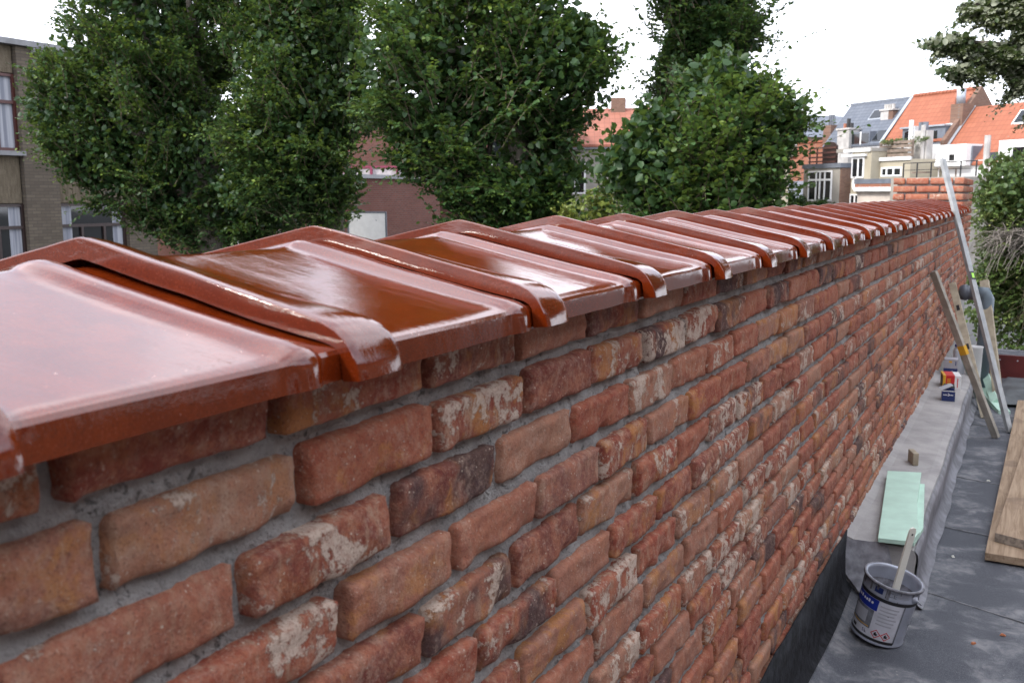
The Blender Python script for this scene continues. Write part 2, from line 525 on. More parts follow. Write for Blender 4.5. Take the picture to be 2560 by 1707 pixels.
# ------------------------------------------------------------------ the setting: yard, roof deck
g = MB()
g.f.append([g.pts([(-220, -120, -1.6), (120, -120, -1.6), (120, 260, -1.6), (-220, 260, -1.6)]) + k for k in range(4)])
tag(g.build('ground', M['ground']), kind='structure')

deck = MB()
nx, ny = 30, 100
xs = np.concatenate([np.linspace(-.05, .6, 16), np.linspace(.8, 4.21, 14)]); ys = np.linspace(-3.19, 9.6, ny)
i0 = len(deck.v)
for y in ys:
    for x in xs:
        z = .006 * math.sin(x * 7 + y * 1.7) * math.sin(y * 2.3) * .5
        if y < 3.9: z += .055 * max(0, 1 - (x + .05) / .13) ** 2
        deck.v.append((x, y, z))
for j in range(ny - 1):
    for i in range(nx - 1):
        a = i0 + j * nx + i
        deck.f.append([a, a + 1, a + nx + 1, a + nx])
i = deck.pts([(-.05, -3.19, -1.6), (4.21, -3.19, -1.6), (4.21, 9.6, -1.6), (-.05, 9.6, -1.6), (-.05, -3.19, -.02), (4.21, -3.19, -.02), (4.21, 9.6, -.02), (-.05, 9.6, -.02)])
deck.f += [[i + k for k in q] for q in ((0, 1, 5, 4), (1, 2, 6, 5), (2, 3, 7, 6))]
roof = tag(deck.build('roof_deck', M['bitumen'], smooth=True), kind='structure')
for (x0, y0, x1, y1) in ((.15, 3.50, 2.5, 2.62), (.15, 4.25, 2.5, 3.8), (.17, 5.06, 2.5, 4.4), (.17, 6.3, 2.5, 5.9)):
    fr, L = beam_frame((x0, y0, .004), (x1, y1, .004), (0, 1, 0))
    MB(fr).box(0, .006, -.0010, .0010, 0, L).build('felt_seam', M['dusty_seam'], roof)

# ------------------------------------------------------------------ the brick boundary wall
T, EAVE, XF = .32, 1.24, -.060
Y0, Y1 = -.7, 8.9
wall = thing('boundary_wall', 'long reclaimed red brick wall capped with glazed terracotta coping tiles', 'wall', (-.3, 4, 0))
WL = Vector(wall.location)

def brick_mesh(L, H, nx, nz, seed, rough=1.0, depth=.036):
    """front-faced brick in local coords: x outward, y along (0..L centred), z up (centred); irregular rounded arrises"""
    g = np.random.default_rng(seed)
    def knots(n):
        t = np.linspace(0, 1, n)
        return t
    def edge_knots(n, full, r):
        k = r / full
        inner = np.linspace(k, 1 - k, n - 3)
        return np.concatenate([[0, k * .35], inner, [1 - k * .35, 1]])
    us = edge_knots(nx, L, .0065); vs_ = edge_knots(nz, H, .006)
    U, V = np.meshgrid(us, vs_, indexing='ij')
    y = (U - .5) * L; z = (V - .5) * H
    P = np.stack([np.zeros(U.size), y.ravel(), z.ravel()], 1)
    ed = np.minimum(np.minimum(U, 1 - U) * L, np.minimum(V, 1 - V) * H).ravel()
    rr = .0055 * (1 + .6 * vnoise(P + seed, seed, 55))
    t = np.clip(ed / np.maximum(rr, .004), 0, 1)
    fall = (1 - np.sqrt(np.clip(1 - (1 - t) ** 2, 0, 1)))
    x = -fall * .0095
    x += rough * (.0016 * vnoise(P, seed + 1, 45) + .0012 * vnoise(P, seed + 2, 130) + .0008 * vnoise(P, seed + 6, 300))
    # chipped lower edge or corner
    for _ in range(g.integers(1, 5)):
        cy, cz = g.uniform(-.5, .5) * L, g.choice([-.5, -.5, .5]) * H
        rad = g.uniform(.008, .024)
        d = np.hypot((P[:, 1] - cy) / g.uniform(1, 2.2), P[:, 2] - cz)
        x -= rough * .0062 * np.clip(1 - d / rad, 0, 1)
    # outline wobble
    cd = np.hypot(np.clip((np.abs(P[:, 1]) - (L / 2 - .008)) / .008, 0, None), np.clip((np.abs(P[:, 2]) - (H / 2 - .008)) / .008, 0, None))
    pull = np.where(cd > 1, 1 / np.maximum(cd, 1), 1)
    P[:, 1] = np.where(np.abs(P[:, 1]) > L / 2 - .008, np.sign(P[:, 1]) * (L / 2 - .008 + (np.abs(P[:, 1]) - (L / 2 - .008)) * pull), P[:, 1])
    P[:, 2] = np.where(np.abs(P[:, 2]) > H / 2 - .008, np.sign(P[:, 2]) * (H / 2 - .008 + (np.abs(P[:, 2]) - (H / 2 - .008)) * pull), P[:, 2])
    wob = (1 - t) * 1.0
    yy = P[:, 1] + wob * .0024 * rough * vnoise(P, seed + 3, 70) * np.sign(P[:, 1])
    zz = P[:, 2] + (.25 + .75 * wob) * .0012 * rough * vnoise(P, seed + 4, 45)
    top = np.stack([x, yy, zz], 1)
    n0, n1 = U.shape
    idx = np.arange(n0 * n1).reshape(n0, n1)
    faces = [[int(idx[a, b]), int(idx[a + 1, b]), int(idx[a + 1, b + 1]), int(idx[a, b + 1])] for a in range(n0 - 1) for b in range(n1 - 1)]
    ring = list(idx[:, 0]) + list(idx[-1, 1:]) + list(idx[-2::-1, -1]) + list(idx[0, -2:0:-1])
    back = top[ring].copy(); back[:, 0] = -depth
    k = len(top)
    nr = len(ring)
    faces += [[int(ring[a]), k + a, k + (a + 1) % nr, int(ring[(a + 1) % nr])] for a in range(nr)]
    return np.concatenate([top, back]), faces

def tone_for(g, row=9):
    r1 = g.random(); r2 = g.random(); r3 = g.random()
    return (r1, r2, r3)
def add_tone(me, tones_per_vert):
    at = me.attributes.new('tone', 'FLOAT_COLOR', 'POINT')
    at.data.foreach_set('color', np.asarray(tones_per_vert, dtype=np.float32).ravel())

def project(P):
    d = Vector(P) - CAM
    z = d.dot(CF)
    if z < .05: return None
    return 1280 + 2397.85 * d.dot(CR) / z, 853.5 - 2397.85 * d.dot(CU) / z

bricks = []          # (size shown, yc, zc, L, H, xoff, tone)
NR = 16
for k in range(NR):
    zt = EAVE + .005 - .067 * k
    y = Y0 - .09 + (.09 if k % 2 else 0) + rnd.uniform(-.03, .03)
    if k == 1: y = .391 - .190 * 6      # second course: joints where the photograph shows them
    while y < Y1 - .03:
        L = rnd.gauss(.1772, .0050)
        if k in (1,): L = .1770 + rnd.uniform(-.003, .003)
        if y + L > Y1: L = Y1 - y
        Hh = .0512 + rnd.uniform(-.0022, .0022)
        yc, zc = y + L / 2, zt - .0256 + rnd.uniform(-.0018, .0018)
        c = [project((XF, yc + a * L / 2, zc + b * .0256)) for a, b in ((-1, -1), (1, -1), (1, 1), (-1, 1))]
        s = 0
        if all(c):
            # area shown inside the frame, behind nothing
            fx = [min(max(q[0], 0), 2560) for q in c]; fy = [min(max(q[1], 0), 1707) for q in c]
            s = abs(sum(fx[i] * fy[(i + 1) % 4] - fx[(i + 1) % 4] * fy[i] for i in range(4))) / 2
        bricks.append([s, yc, zc, L, Hh, rnd.uniform(-.0035, .003), tone_for(rnd)])
        y += L + .0128 + rnd.uniform(-.0025, .003)
bricks.sort(key=lambda b: -b[0])
mass = MB(); mass_t = []
for n, (s, yc, zc, L, Hh, xo, tone) in enumerate(bricks):
    big = n < 90
    if n < 300:
        V, Fc = brick_mesh(L, Hh, *((24, 12) if big else (14, 8)), seed=n * 5 + 3)
        me = bpy.data.meshes.new('brick')
        me.from_pydata(V.tolist(), [], Fc)
        me.polygons.foreach_set('use_smooth', [True] * len(me.polygons))
        add_tone(me, [(*tone, 1)] * len(V))
        o = link('brick', me, M['brick'], wall, Vector((XF + xo, yc, zc)) - WL)
        o.rotation_euler = (rnd.gauss(0, .006), rnd.gauss(0, .012), rnd.gauss(0, .010))
    else:
        V, Fc = brick_mesh(L, Hh, 7, 6, seed=n * 5 + 3)
        k = len(mass.v)
        mass.v += [(XF + xo + a, yc + b, zc + c) for a, b, c in V.tolist()]
        mass.f += [[k + i for i in f] for f in Fc]
        mass_t += [(*tone, 1)] * len(V)
mo = mass.build('brickwork', M['brick'], wall, smooth=True)
mo['kind'] = 'stuff'
add_tone(mo.data, mass_t)

# mortar bed: recessed, rough, with squeezed ridges
ysm = np.concatenate([np.arange(Y0, 3.2, .008), np.arange(3.2, Y1 + .01, .03)])
zsm = np.arange(.0, EAVE + .004, .008)
YY, ZZ = np.meshgrid(ysm, zsm, indexing='ij')
PP = np.stack([np.zeros(YY.size), YY.ravel(), ZZ.ravel()], 1)
xm = XF - .0150 + .0020 * vnoise(PP, 5, 60) + .0018 * vnoise(PP, 6, 170) + .0030 * vnoise(PP, 7, 9)
zz = (EAVE + .005 - PP[:, 2]) / .067
ph = zz - np.floor(zz)                      # 0.75..1 = bed joint; struck slope towards its foot
xm += np.where(ph > .72, (ph - .86) * .03, 0)
xm -= np.where(zz < 2, .0035, 0)
n0, n1 = YY.shape
idx = np.arange(n0 * n1).reshape(n0, n1)
quads = np.stack([idx[:-1, :-1], idx[1:, :-1], idx[1:, 1:], idx[:-1, 1:]], -1).reshape(-1, 4)
me = bpy.data.meshes.new('mortar')
me.from_pydata((np.stack([xm, PP[:, 1], PP[:, 2]], 1) - np.array(WL)).tolist(), [], quads.tolist())
me.polygons.foreach_set('use_smooth', [True] * len(me.polygons))
link('mortar', me, M['mortar'], wall)
box_obj('core', M['mortar'], wall, (-.55, XF - .030, Y0, Y1, -1.6, EAVE + .006))

# coping tiles: raised overlapping rib at the near end, flat pan, bead at the far end
prof = [(-.0005, 0), (-.0015, .006), (-.004, .013), (-.0085, .0215), (-.0145, .0295), (-.0235, .0365), (-.035, .0418), (-.05, .0459), (-.07, .0505), (-.10, .0570), (-.14, .0653),
        (-.18, .0737), (-.22, .0822), (-.255, .0896), (-.280, .0950), (-.298, .0986), (-.304, .0993)]
full = prof + [(-.608 - x, z) for x, z in prof[-2::-1]]
FP = np.array(full)
pan = [(-.0200, -.002), (-.0204, .005), (-.0209, .0118), (-.0216, .0180), (-.0243, .0212), (-.0293, .0232), (-.0377, .0249), (-.051, .0271), (-.07, .0304), (-.10, .0359), (-.14, .0437), (-.18, .0518), (-.22, .0602), (-.255, .0676),
       (-.280, .0728), (-.296, .0759), (-.304, .0768)]
PN = np.array(pan + [(-.608 - x, z) for x, z in pan[-2::-1]])
jj = np.arange(len(FP)); dj = np.minimum(jj, len(FP) - 1 - jj)          # 0 at the eaves, 16 at the ridge
WR = np.clip((dj - 6) / 7.0, 0, 1); WR = WR * WR * (3 - 2 * WR)
def ring(y, o_e, o_r=None):
    if o_e > .03:
        Q = PN.copy()
        Q[:, 0] = -.304 + (Q[:, 0] + .304) * .955; Q[:, 1] -= .009
        Q[:4, 1] = Q[-4:, 1] = -.002
    else:
        o = o_e if o_r is None else o_e + (o_r - o_e) * WR
        Q = FP + (PN - FP) * (np.broadcast_to(o, len(FP)) / .0225)[:, None]
    return [(x, y, z) for x, z in Q]
stn = [(0, .0014, .0014, .0195), (.0006, .0004, .0004, .0195), (.0018, 0, 0, .0195), (.012, .0, .0008, .0195), (.024, .0001, .0030, .0195), (.036, .0004, .0062, .0195), (.047, .0010, .0100, .0195), (.055, .0020, .0130, .0195), (.0595, .0040, .0146, .036), (.0620, .0085, .0155, .036), (.0635, .0150, .0161, .036), (.0660, .0205, .0170, .036),
       (.071, .0222, .0186, .036), (.080, .0225, .0206, .036), (.092, .0226, .0221, .036), (.13, .0227, .0227, .036), (.17, .0228, .0228, .036), (.21, .0227, .0227, .036), (.25, .0225, .0225, .036), (.264, .0222, .0222, .036), (.271, .0205, .0205, .036), (.277, .0175, .0175, .036), (.284, .0152, .0152, .036),
       (.293, .0146, .0146, .036), (.301, .0160, .0160, .036), (.3075, .0200, .0200, .036), (.311, .0235, .0235, .036), (.35, .0240, .0240, .036)]
tv, tf = [], []
Mn = len(FP)
for y, oe, orr, oi in stn:
    tv += ring(y, oe, orr)
for y, oe, orr, oi in stn:
    tv += ring(y, oi)
S_ = len(stn)
for k in range(S_ - 1):
    for j in range(Mn - 1):
        a = k * Mn + j
        tf.append([a, a + Mn, a + Mn + 1, a + 1])
        b = (S_ + k) * Mn + j
        tf.append([b, b + 1, b + Mn + 1, b + Mn])
    for j in (0, Mn - 1):
        a, b = k * Mn + j, (S_ + k) * Mn + j
        tf.append([a, b, b + Mn, a + Mn] if j == 0 else [a, a + Mn, b + Mn, b])
for j in range(Mn - 1):
    tf.append([j, j + 1, S_ * Mn + j + 1, S_ * Mn + j])
    a, b = (S_ - 1) * Mn + j, (2 * S_ - 1) * Mn + j
    tf.append([a, b, b + 1, a + 1])
tile_variants = []
for vv in range(5):
    A = np.array(tv)
    A[:, 2] += .0005 * vnoise(A + vv * 3, 50 + vv, 22) + .00025 * vnoise(A, 60 + vv, 75)
    A[:, 1] += .0007 * vnoise(A + vv, 70 + vv, 30)
    A[:, 0] += .0008 * vnoise(A + vv, 80 + vv, 26)
    me = bpy.data.meshes.new('coping_tile')
    me.from_pydata(A.tolist(), [], tf)
    me.polygons.foreach_set('use_smooth', [True] * len(me.polygons))
    me.update()
    me.materials.append(M['glaze'])
    tile_variants.append(me)
for me in tile_variants:
    import bmesh
    bm = bmesh.new(); bm.from_mesh(me)
    bmesh.ops.recalc_face_normals(bm, faces=bm.faces)
    for e_ in bm.edges:
        fy = [abs(f_.normal.y) > .96 for f_ in e_.link_faces]
        if len(fy) == 2 and fy[0] != fy[1]: e_.smooth = False
        if len(e_.link_faces) == 2 and e_.calc_face_angle(0) > R_(25): e_.smooth = False
    bm.to_mesh(me); bm.free()
for i in range(-3, 26):
    o = link('coping_tile', tile_variants[(i * 2 + 7) % 5], None, wall)
    dy = {-1: -.008, 0: .003, 6: .004}.get(i, rnd.uniform(-.002, .002))
    o.location = Vector((rnd.uniform(-.0025, .0025), .5595 + T * i + dy, EAVE + rnd.uniform(-.0015, .0015))) - WL
    o.rotation_euler = (rnd.gauss(0, .003), rnd.gauss(0, .003), rnd.gauss(0, .004))

# black upstand flashing at the foot of the wall, nearest stretch
fl = MB()
st = []
for k, y in enumerate(np.linspace(-.7, 3.30, 60)):
    zt = .262 - .012 * (y / 3.3) + .004 * math.sin(y * 9) + .003 * math.sin(y * 23)
    wv = .004 * math.sin(y * 5.3)
    st.append(fl.pts([(XF + .006, y, zt), (XF + .0105, y, zt + .001), (XF + .012 + wv, y, .17), (XF + .015 + wv, y, .10), (XF + .020 + wv, y, .070), (XF + .028, y, .058), (XF + .040 + .004 * math.sin(y * 7), y, .0475)]))
for a, b in zip(st, st[1:]):
    fl.f += [[a + k, b + k, b + k + 1, a + k + 1] for k in range(6)]
tag(fl.build('flashing_strip', M['upstand'], smooth=True), 'black bitumen flashing strip turned up the foot of the brick wall', 'flashing')

# concrete ledge at the foot of the wall
lg = MB()
st = []
gl = random.Random(3)
for k, y in enumerate(np.linspace(3.32, 6.86, 60)):
    e_ = .003 * math.sin(y * 6) + gl.uniform(-.0015, .0015)
    r0 = .0 if k < 59 else .05
    x1 = .168 + e_ - (.03 if k == 59 else 0)
    st.append(lg.pts([(XF - .012, y, .0), (XF - .012, y, .226), (XF + .03, y, .214 + .003 * math.sin(y * 11)), (.05, y, .211), (.125, y, .210), (x1 - .012, y, .205), (x1 - .002, y, .190), (x1, y, .172), (x1 - .006, y, .10), (x1 - .012, y, .045), (x1 - .011, y, .012), (x1 - .011, y, -.002)]))
for a, b in zip(st, st[1:]):
    lg.f += [[a + k, b + k, b + k + 1, a + k + 1] for k in range(11)]
lg.f += [[st[0] + k for k in range(12)], [st[-1] + k for k in reversed(range(12))]]
ledge = tag(lg.build('concrete_ledge', M['concrete'], smooth=False), 'pale concrete ledge running along the foot of the brick wall', 'ledge')
sk = MB(); st = []
for k, y in enumerate(np.linspace(3.315, 6.88, 60)):
    e_ = .003 * math.sin(y * 6)
    x1 = .171 + e_
    st.append(sk.pts([(x1 - .010, y, .2065), (x1 + .0005, y, .191), (x1 + .003, y, .172), (x1 - .002, y, .10), (x1 - .007, y, .047), (x1 + .012, y, .0165), (x1 + .026 + .003 * math.sin(y * 17), y, .0085)]))
for a, b in zip(st, st[1:]):
    sk.f += [[a + k, b + k, b + k + 1, a + k + 1] for k in range(6)]
sk.build('sealant_coat', M['coating'], ledge, smooth=True)
sm = MB(); g_ = random.Random(5)
i = sm.pts([(XF + .004, 3.314, .225)] + [(XF + .02 + .03 * k, 3.312, .216 + g_.uniform(-.02, .004)) for k in range(5)] + [(.11, 3.308, .10), (.10, 3.30, .03)] + [(.06 - .03 * k, 3.29, .03 + g_.uniform(0, .02)) for k in range(3)] + [(XF + .004, 3.30, .1)])
sm.f.append([i + k for k in range(12)])
sm.build('coating_smear', M['coat_light'], ledge)

# ------------------------------------------------------------------ the brick pier at the far end
pier = thing('brick_pier', 'square orange-red brick pier rising above the far end of the coping', 'pier', (-.37, 9.5, 0))
PL = Vector(pier.location)
PX0, PX1, PY0, PY1, PZ = -.644, -.090, 8.93, 10.32, 1.512
box_obj('mortar', M['mortar'], pier, (PX0 + .03, PX1 - .03, PY0 + .03, PY1 - .03, -1.6, PZ - .02))
pb = 0
for k in range(16):
    zt = PZ - .0665 * k
    for face in (0, 1):
        a0, a1 = ((PX0, PX1) if face == 0 else (PY0, PY1))
        y = a0 + (0 if (k + face) % 2 else -.085)
        while y < a1 - .02:
            ya, yb = max(y, a0), min(y + .176, a1)
            y += .188
            if yb - ya < .04: continue
            if face == 0 and k > 4: continue
            L = yb - ya
            V, Fc = brick_mesh(L, .052, 7, 6, seed=9000 + pb * 7, depth=.05)
            r1 = rnd.random()
            tone = (.25 + .6 * r1, rnd.uniform(.1, .55), rnd.uniform(.2, .8))
            me = bpy.data.meshes.new('brick'); me.from_pydata(V.tolist(), [], Fc)
            me.polygons.foreach_set('use_smooth', [True] * len(me.polygons))
            add_tone(me, [(*tone, 1)] * len(V))
            c = Vector(((ya + yb) / 2, PY0, zt - .026)) if face == 0 else Vector((PX1, (ya + yb) / 2, zt - .026))
            o = link('brick', me, M['brick'], pier, c - PL)
            o.rotation_euler = (0, 0, -math.pi / 2 if face == 0 else 0)
            pb += 1
box_obj('concrete_footing', M['concrete'], pier, (PX1 - .02, PX1 + .008, PY0 - .25, PY1 - .25, -1.6, .46))

# unseen house added right and behind, giving the glaze something dark to reflect
hs = thing('unseen_dark_house', 'unseen brown brick house added on the right as a dark reflection for the tiles', 'house', (6.6, 2.5, -1.6))
box_obj('wall', M['brown_brick'], hs, (4.22, 11, -7, 7.4, -1.6, 3.6))
box_obj('roof_edge', M['zinc'], hs, (4.05, 11, -7.1, 7.5, 3.6, 3.75))
box_obj('wing_wall', M['brown_brick'], hs, (-.6, 4.219, -7, -3.2, -1.6, 3.6))  # unseen wing behind the camera, added to block the sky there
box_obj('wing_roof_edge', M['zinc'], hs, (-.75, 4.049, -7.1, -3.05, 3.6, 3.75))
for (y0, z0) in ((.4, .3), (3.9, .9)):
    w = MB().box(4.16, 4.219, y0, y0 + 1.2, z0, z0 + 1.6).build('window', M['white'], hs)
    MB().box(4.145, 4.159, y0 + .1, y0 + 1.1, z0 + .1, z0 + 1.5).build('pane', M['glass'], w)

# ------------------------------------------------------------------ things on the roof
# the tin with its stick
bk = thing('paint_tin', 'dented open white tin with black bands and blue label, leaning on the roof', 'tin', (.094, 3.035, .012))
ang = R_(12.5)
bw = Vector((math.sin(ang), -.04, math.cos(ang))).normalized()
toc = (CAM - Vector((.1, 3.03, .1))); toc.z = 0; toc.normalize()
bu = (toc - bw * toc.dot(bw)).normalized()
BF = Fr((.091, 3.04, .0165), bu, bw.cross(bu), bw)
rb, rt, hb = .0775, .083, .2
def rr_(z): return rb + (rt - rb) * z / hb
pr = [(0, .003), (rb - .002, .003), (rb + .0015, .0), (rb + .003, .004), (rb + .001, .008)] + [(rr_(z), z) for z in (.02, .06, .10, .14, .155)] + [(rr_(.16) + .0018, .158), (rr_(.16) + .0018, .162), (rr_(.165), .166), (rr_(.185), .186), (rt + .001, .192), (rt + .0055, .195), (rt + .006, .199), (rt + .002, .2015), (rt - .003, .199), (rt - .0035, .19), (rt - .004, .12)]
body = MB(BF).lathe(pr, 40).build('body', M['tin'], bk, smooth=True)
MB(BF).lathe([(0, .09), (.03, .093), (.06, .10), (rt - .006, .125), (rt - .0025, .17), (rt - .003, .188), (rt + .001, .2015), (rt + .007, .2005), (rt + .0075, .1945), (rt + .005, .193)], 40).build('dried_coating', M['sludge'], bk, smooth=True)
def patch(name, mat, a0, a1, z0, z1, par=body, d=.0006, nz=1):
    zs = [z0 + (z1 - z0) * k / nz for k in range(nz + 1)]
    return MB(BF).lathe([(rr_(z) + d, z) for z in zs], max(3, int((a1 - a0) / .08)), a0=a0, a1=a1).build(name, mat, par, smooth=True)
# angle 0 faces the camera, positive = seen to the right
patch('band', M['black'], 0, 2 * math.pi, .146, .1565, d=.0012)
patch('band', M['black'], -1.9, .62, .0095, .0185, d=.0012)
patch('seam', M['print_grey'], .60, .66, .012, .146)
patch('label', M['label_white'], -1.75, .58, .019, .145, d=.0007)
patch('blue_field', M['blue'], -1.75, -.32, .108, .1445, d=.0011)
patch('picture', M['print_grey'], -1.75, -.40, .044, .107, d=.0011)
patch('picture_light', M['print_light'], -1.35, -.62, .058, .098, d=.0014)
patch('picture_line', M['yellow'], -1.45, -.46, .048, .0505, d=.0015)
for k in range(6):
    patch('text_line', M['print_light'], -.24, .44 - (k % 3) * .05, .128 - .012 * k, .1325 - .012 * k, d=.0012)
for k in range(4):
    patch('text_line', M['print_light'], .22, .66, .172 + .005 * k, .1738 + .005 * k, d=.0012)
for k, a in enumerate((-1.55, -1.40, -1.28, -1.14, -.98, -.86, -.74, -.60)):
    patch('lettering', M['white'], a, a + .085, .126, .1335 if k % 3 else .136, d=.0016)
for a in (-.13, .24):
    def wrap(da, z, d=.0016): 
        an = a + da; r = rr_(z) + d
        return (r * math.cos(an), r * math.sin(an), z)
    dm = MB(BF)
    for s_, dd in ((.0155, .0012),):
        c = .036
        o_ = [wrap(s_ / .08, c, dd), wrap(0, c + s_, dd), wrap(-s_ / .08, c, dd), wrap(0, c - s_, dd)]
        n_ = [wrap(s_ * .78 / .08, c, dd), wrap(0, c + s_ * .78, dd), wrap(-s_ * .78 / .08, c, dd), wrap(0, c - s_ * .78, dd)]
        i = dm.pts(o_ + n_)
        dm.f += [[i + k, i + (k + 1) % 4, i + 4 + (k + 1) % 4, i + 4 + k] for k in range(4)]
    dm.build('hazard_diamond', M['red'], body)
    fl_ = MB(BF)
    i = fl_.pts([wrap(-.05, .031), wrap(.06, .031), wrap(.075, .038), wrap(.02, .037), wrap(.01, .044), wrap(-.06, .039)])
    fl_.f.append([i + k for k in range(6)])
    fl_.build('hazard_symbol', M['black'], body)
def text_mesh(txt, size):
    cu = bpy.data.curves.new('txt', 'FONT'); cu.body = txt; cu.size = size; cu.resolution_u = 3
    o = bpy.data.objects.new('txt', cu); col.objects.link(o)
    dg = bpy.context.evaluated_depsgraph_get()
    me = bpy.data.meshes.new_from_object(o.evaluated_get(dg))
    V = [tuple(v.co) for v in me.vertices]; F_ = [list(p.vertices) for p in me.polygons]
    bpy.data.objects.remove(o); bpy.data.curves.remove(cu); bpy.data.meshes.remove(me)
    return V, F_
def tin_text(txt, size, a0, z0, mat, name):
    V, F_ = text_mesh(txt, size)
    b = MB(BF)
    P_ = []
    for x, y, _ in V:
        r = rr_(z0 + y) + .0018; an = a0 + x / r
        P_.append((r * math.cos(an), r * math.sin(an), z0 + y))
    b.pts(P_); b.f = F_
    b.build(name, mat, body)
tin_text('CE', .022, -.12, .170, M['print_grey'], 'ce_mark')
tin_text('5L', .016, -.68, .026, M['navy'], 'volume_mark')
patch('print_block', M['navy'], -.62, -.30, .168, .186, d=.0012)
patch('print_block', M['black'], -1.25, -1.0, .024, .034, d=.0012)
gd = random.Random(17)
for k in range(13):
    a_ = gd.uniform(-1.7, 1.3); w_ = gd.uniform(.03, .10)
    patch('coating_drip', M['sludge'], a_, a_ + w_, .192 - gd.uniform(.008, .034), .193, d=.0022)
for k in range(7):
    a_ = gd.uniform(-1.6, 1.2); z_ = gd.uniform(.02, .17)
    patch('coating_splash', M['sludge'], a_, a_ + gd.uniform(.02, .07), z_, z_ + gd.uniform(.002, .007), d=.0021)
# ears and wire handle
for an in (.95, .95 + math.pi):
    r = rr_(.175)
    ef = Fr(BF(r * math.cos(an), r * math.sin(an), .172), BF.u * -math.sin(an) + BF.v * math.cos(an), BF.w, BF.u * math.cos(an) + BF.v * math.sin(an))
    MB(ef).lathe([(.012, 0), (.011, .004), (.005, .006), (.0045, .011), (0, .011)], 14).build('ear', M['tin'], bk, smooth=True)
hp = []
for k in range(17):
    t_ = k / 16 * math.pi
    an = .95 + t_
    hp.append(((rt + .012) * math.cos(an), (rt + .012) * math.sin(an), .172 - .055 * math.sin(t_)))
MB(BF).tube(hp, .0018, 6).build('handle', M['galv'], bk, smooth=True)
fr, L = beam_frame((.130, 2.985, .118), (.184, 2.967, .400), (.7, .7, 0))
sp_ = MB(fr)
pl = [(-.013, 0, 0), (.013, 0, 0), (.0115, 0, L - .012), (.008, 0, L - .003), (0, 0, L), (-.008, 0, L - .003), (-.0115, 0, L - .012)]
sp_.prism([(a, -.003, c) for a, b, c in pl], (0, .006, 0))
stick = tag(sp_.build('stirring_stick', M['offwhite']), 'cream paint stick standing in the open tin', 'stick')
h_ = MB(Fr(fr(0, -.0036, L - .022), fr.u, fr.w, -fr.v)).lathe([(0, 0), (.0035, 0), (.0035, .0004), (0, .0004)], 10).build('hanging_hole', M['black'], stick)

# mint foam boards on the ledge
def slab(name, pts, z0, z1, mat, label, cat, group=None):
    b = MB().prism([(x, y, z0) for x, y in pts], (0, 0, z1 - z0))
    o = b.build(name, mat, bevel=.0015)
    return tag(o, label, cat, group)
slab('foam_board', [(.066, 3.315), (.160, 3.325), (.172, 3.50), (.128, 4.02), (.126, 4.05), (-.0, 4.02)], .2165, .231, M['mint'], 'mint green foam board lying undermost on the concrete ledge', 'board')
slab('foam_board', [(.052, 3.27), (.154, 3.285), (.169, 3.40), (.152, 3.52), (.128, 3.74), (.102, 4.16), (-.024, 4.12)], .2315, .247, M['mint'], 'mint green foam board uppermost on the ledge above the tin', 'board')
b = MB(Fr((.045, 4.42, .212), (.93, .36, 0), (-.36, .93, 0)))
wb = tag(b.box(-.012, .012, -.04, .04, 0, .055).build('wood_offcut', M['batten'], bevel=.003), 'small wood offcut behind the mint board on the ledge', 'offcut')

# boxes
def open_box(name, fr, w, d, h, mats, label):
    t = thing(name, label, 'box', tuple(fr(0, 0, 0)))
    b = MB(fr)
    b.box(0, w, 0, .002, 0, h).build('front_panel', mats[0], t)
    MB(fr).box(0, w, d - .002, d, 0, h).build('back_panel', mats[0], t)
    MB(fr).box(0, .002, .002, d - .002, 0, h).build('side_panel', mats[1], t)
    MB(fr).box(w - .002, w, .002, d - .002, 0, h).build('side_panel', mats[1], t)
    MB(fr).box(.002, w - .002, .002, d - .002, 0, .003).build('bottom', mats[1], t)
    return t
fb = Fr((.046, 5.885, .2115), (.995, .09, 0), (-.09, .995, 0))
t = open_box('screw_box', fb, .070, .085, .060, (M['navy'], M['grey_card']), 'small open navy blue cardboard box nearest on the ledge')
MB(fb).box(0, .070, -.0012, 0, .0565, .0605).build('white_rim', M['white'], t)
mk = MB(fb)
for k, (a, b_) in enumerate(((.008, .030), (.042, .060))): mk.box(a, b_, -.0012, -.0002, .034, .038)
mk.build('lettering', M['white'], t)
em = MB(fb)
i = em.pts([(.031, -.0014, .031), (.035, -.0014, .029), (.043, -.0014, .037), (.035, -.0014, .046), (.031, -.0014, .046), (.038, -.0014, .038)])
em.f.append([i + k for k in range(6)]); em.build('emblem', M['white'], t)
mf = Fr(fb(0, 0, .060), fb.u * .8 + fb.w * .0, fb.v * .25 + fb.w * .1, fb.w)
fp = MB(fb); fp.prism([(-.002, .0, .060), (-.020, .03, .070), (.045, .09, .088), (.060, .06, .080)], (0, 0, .0015)); fp.build('flap', M['grey_card'], t)
fp = MB(fb); fp.prism([(0, .085, .060), (.07, .085, .060), (.065, .10, .085), (.01, .10, .082)], (0, .0015, 0)); fp.build('flap', M['black'], t)

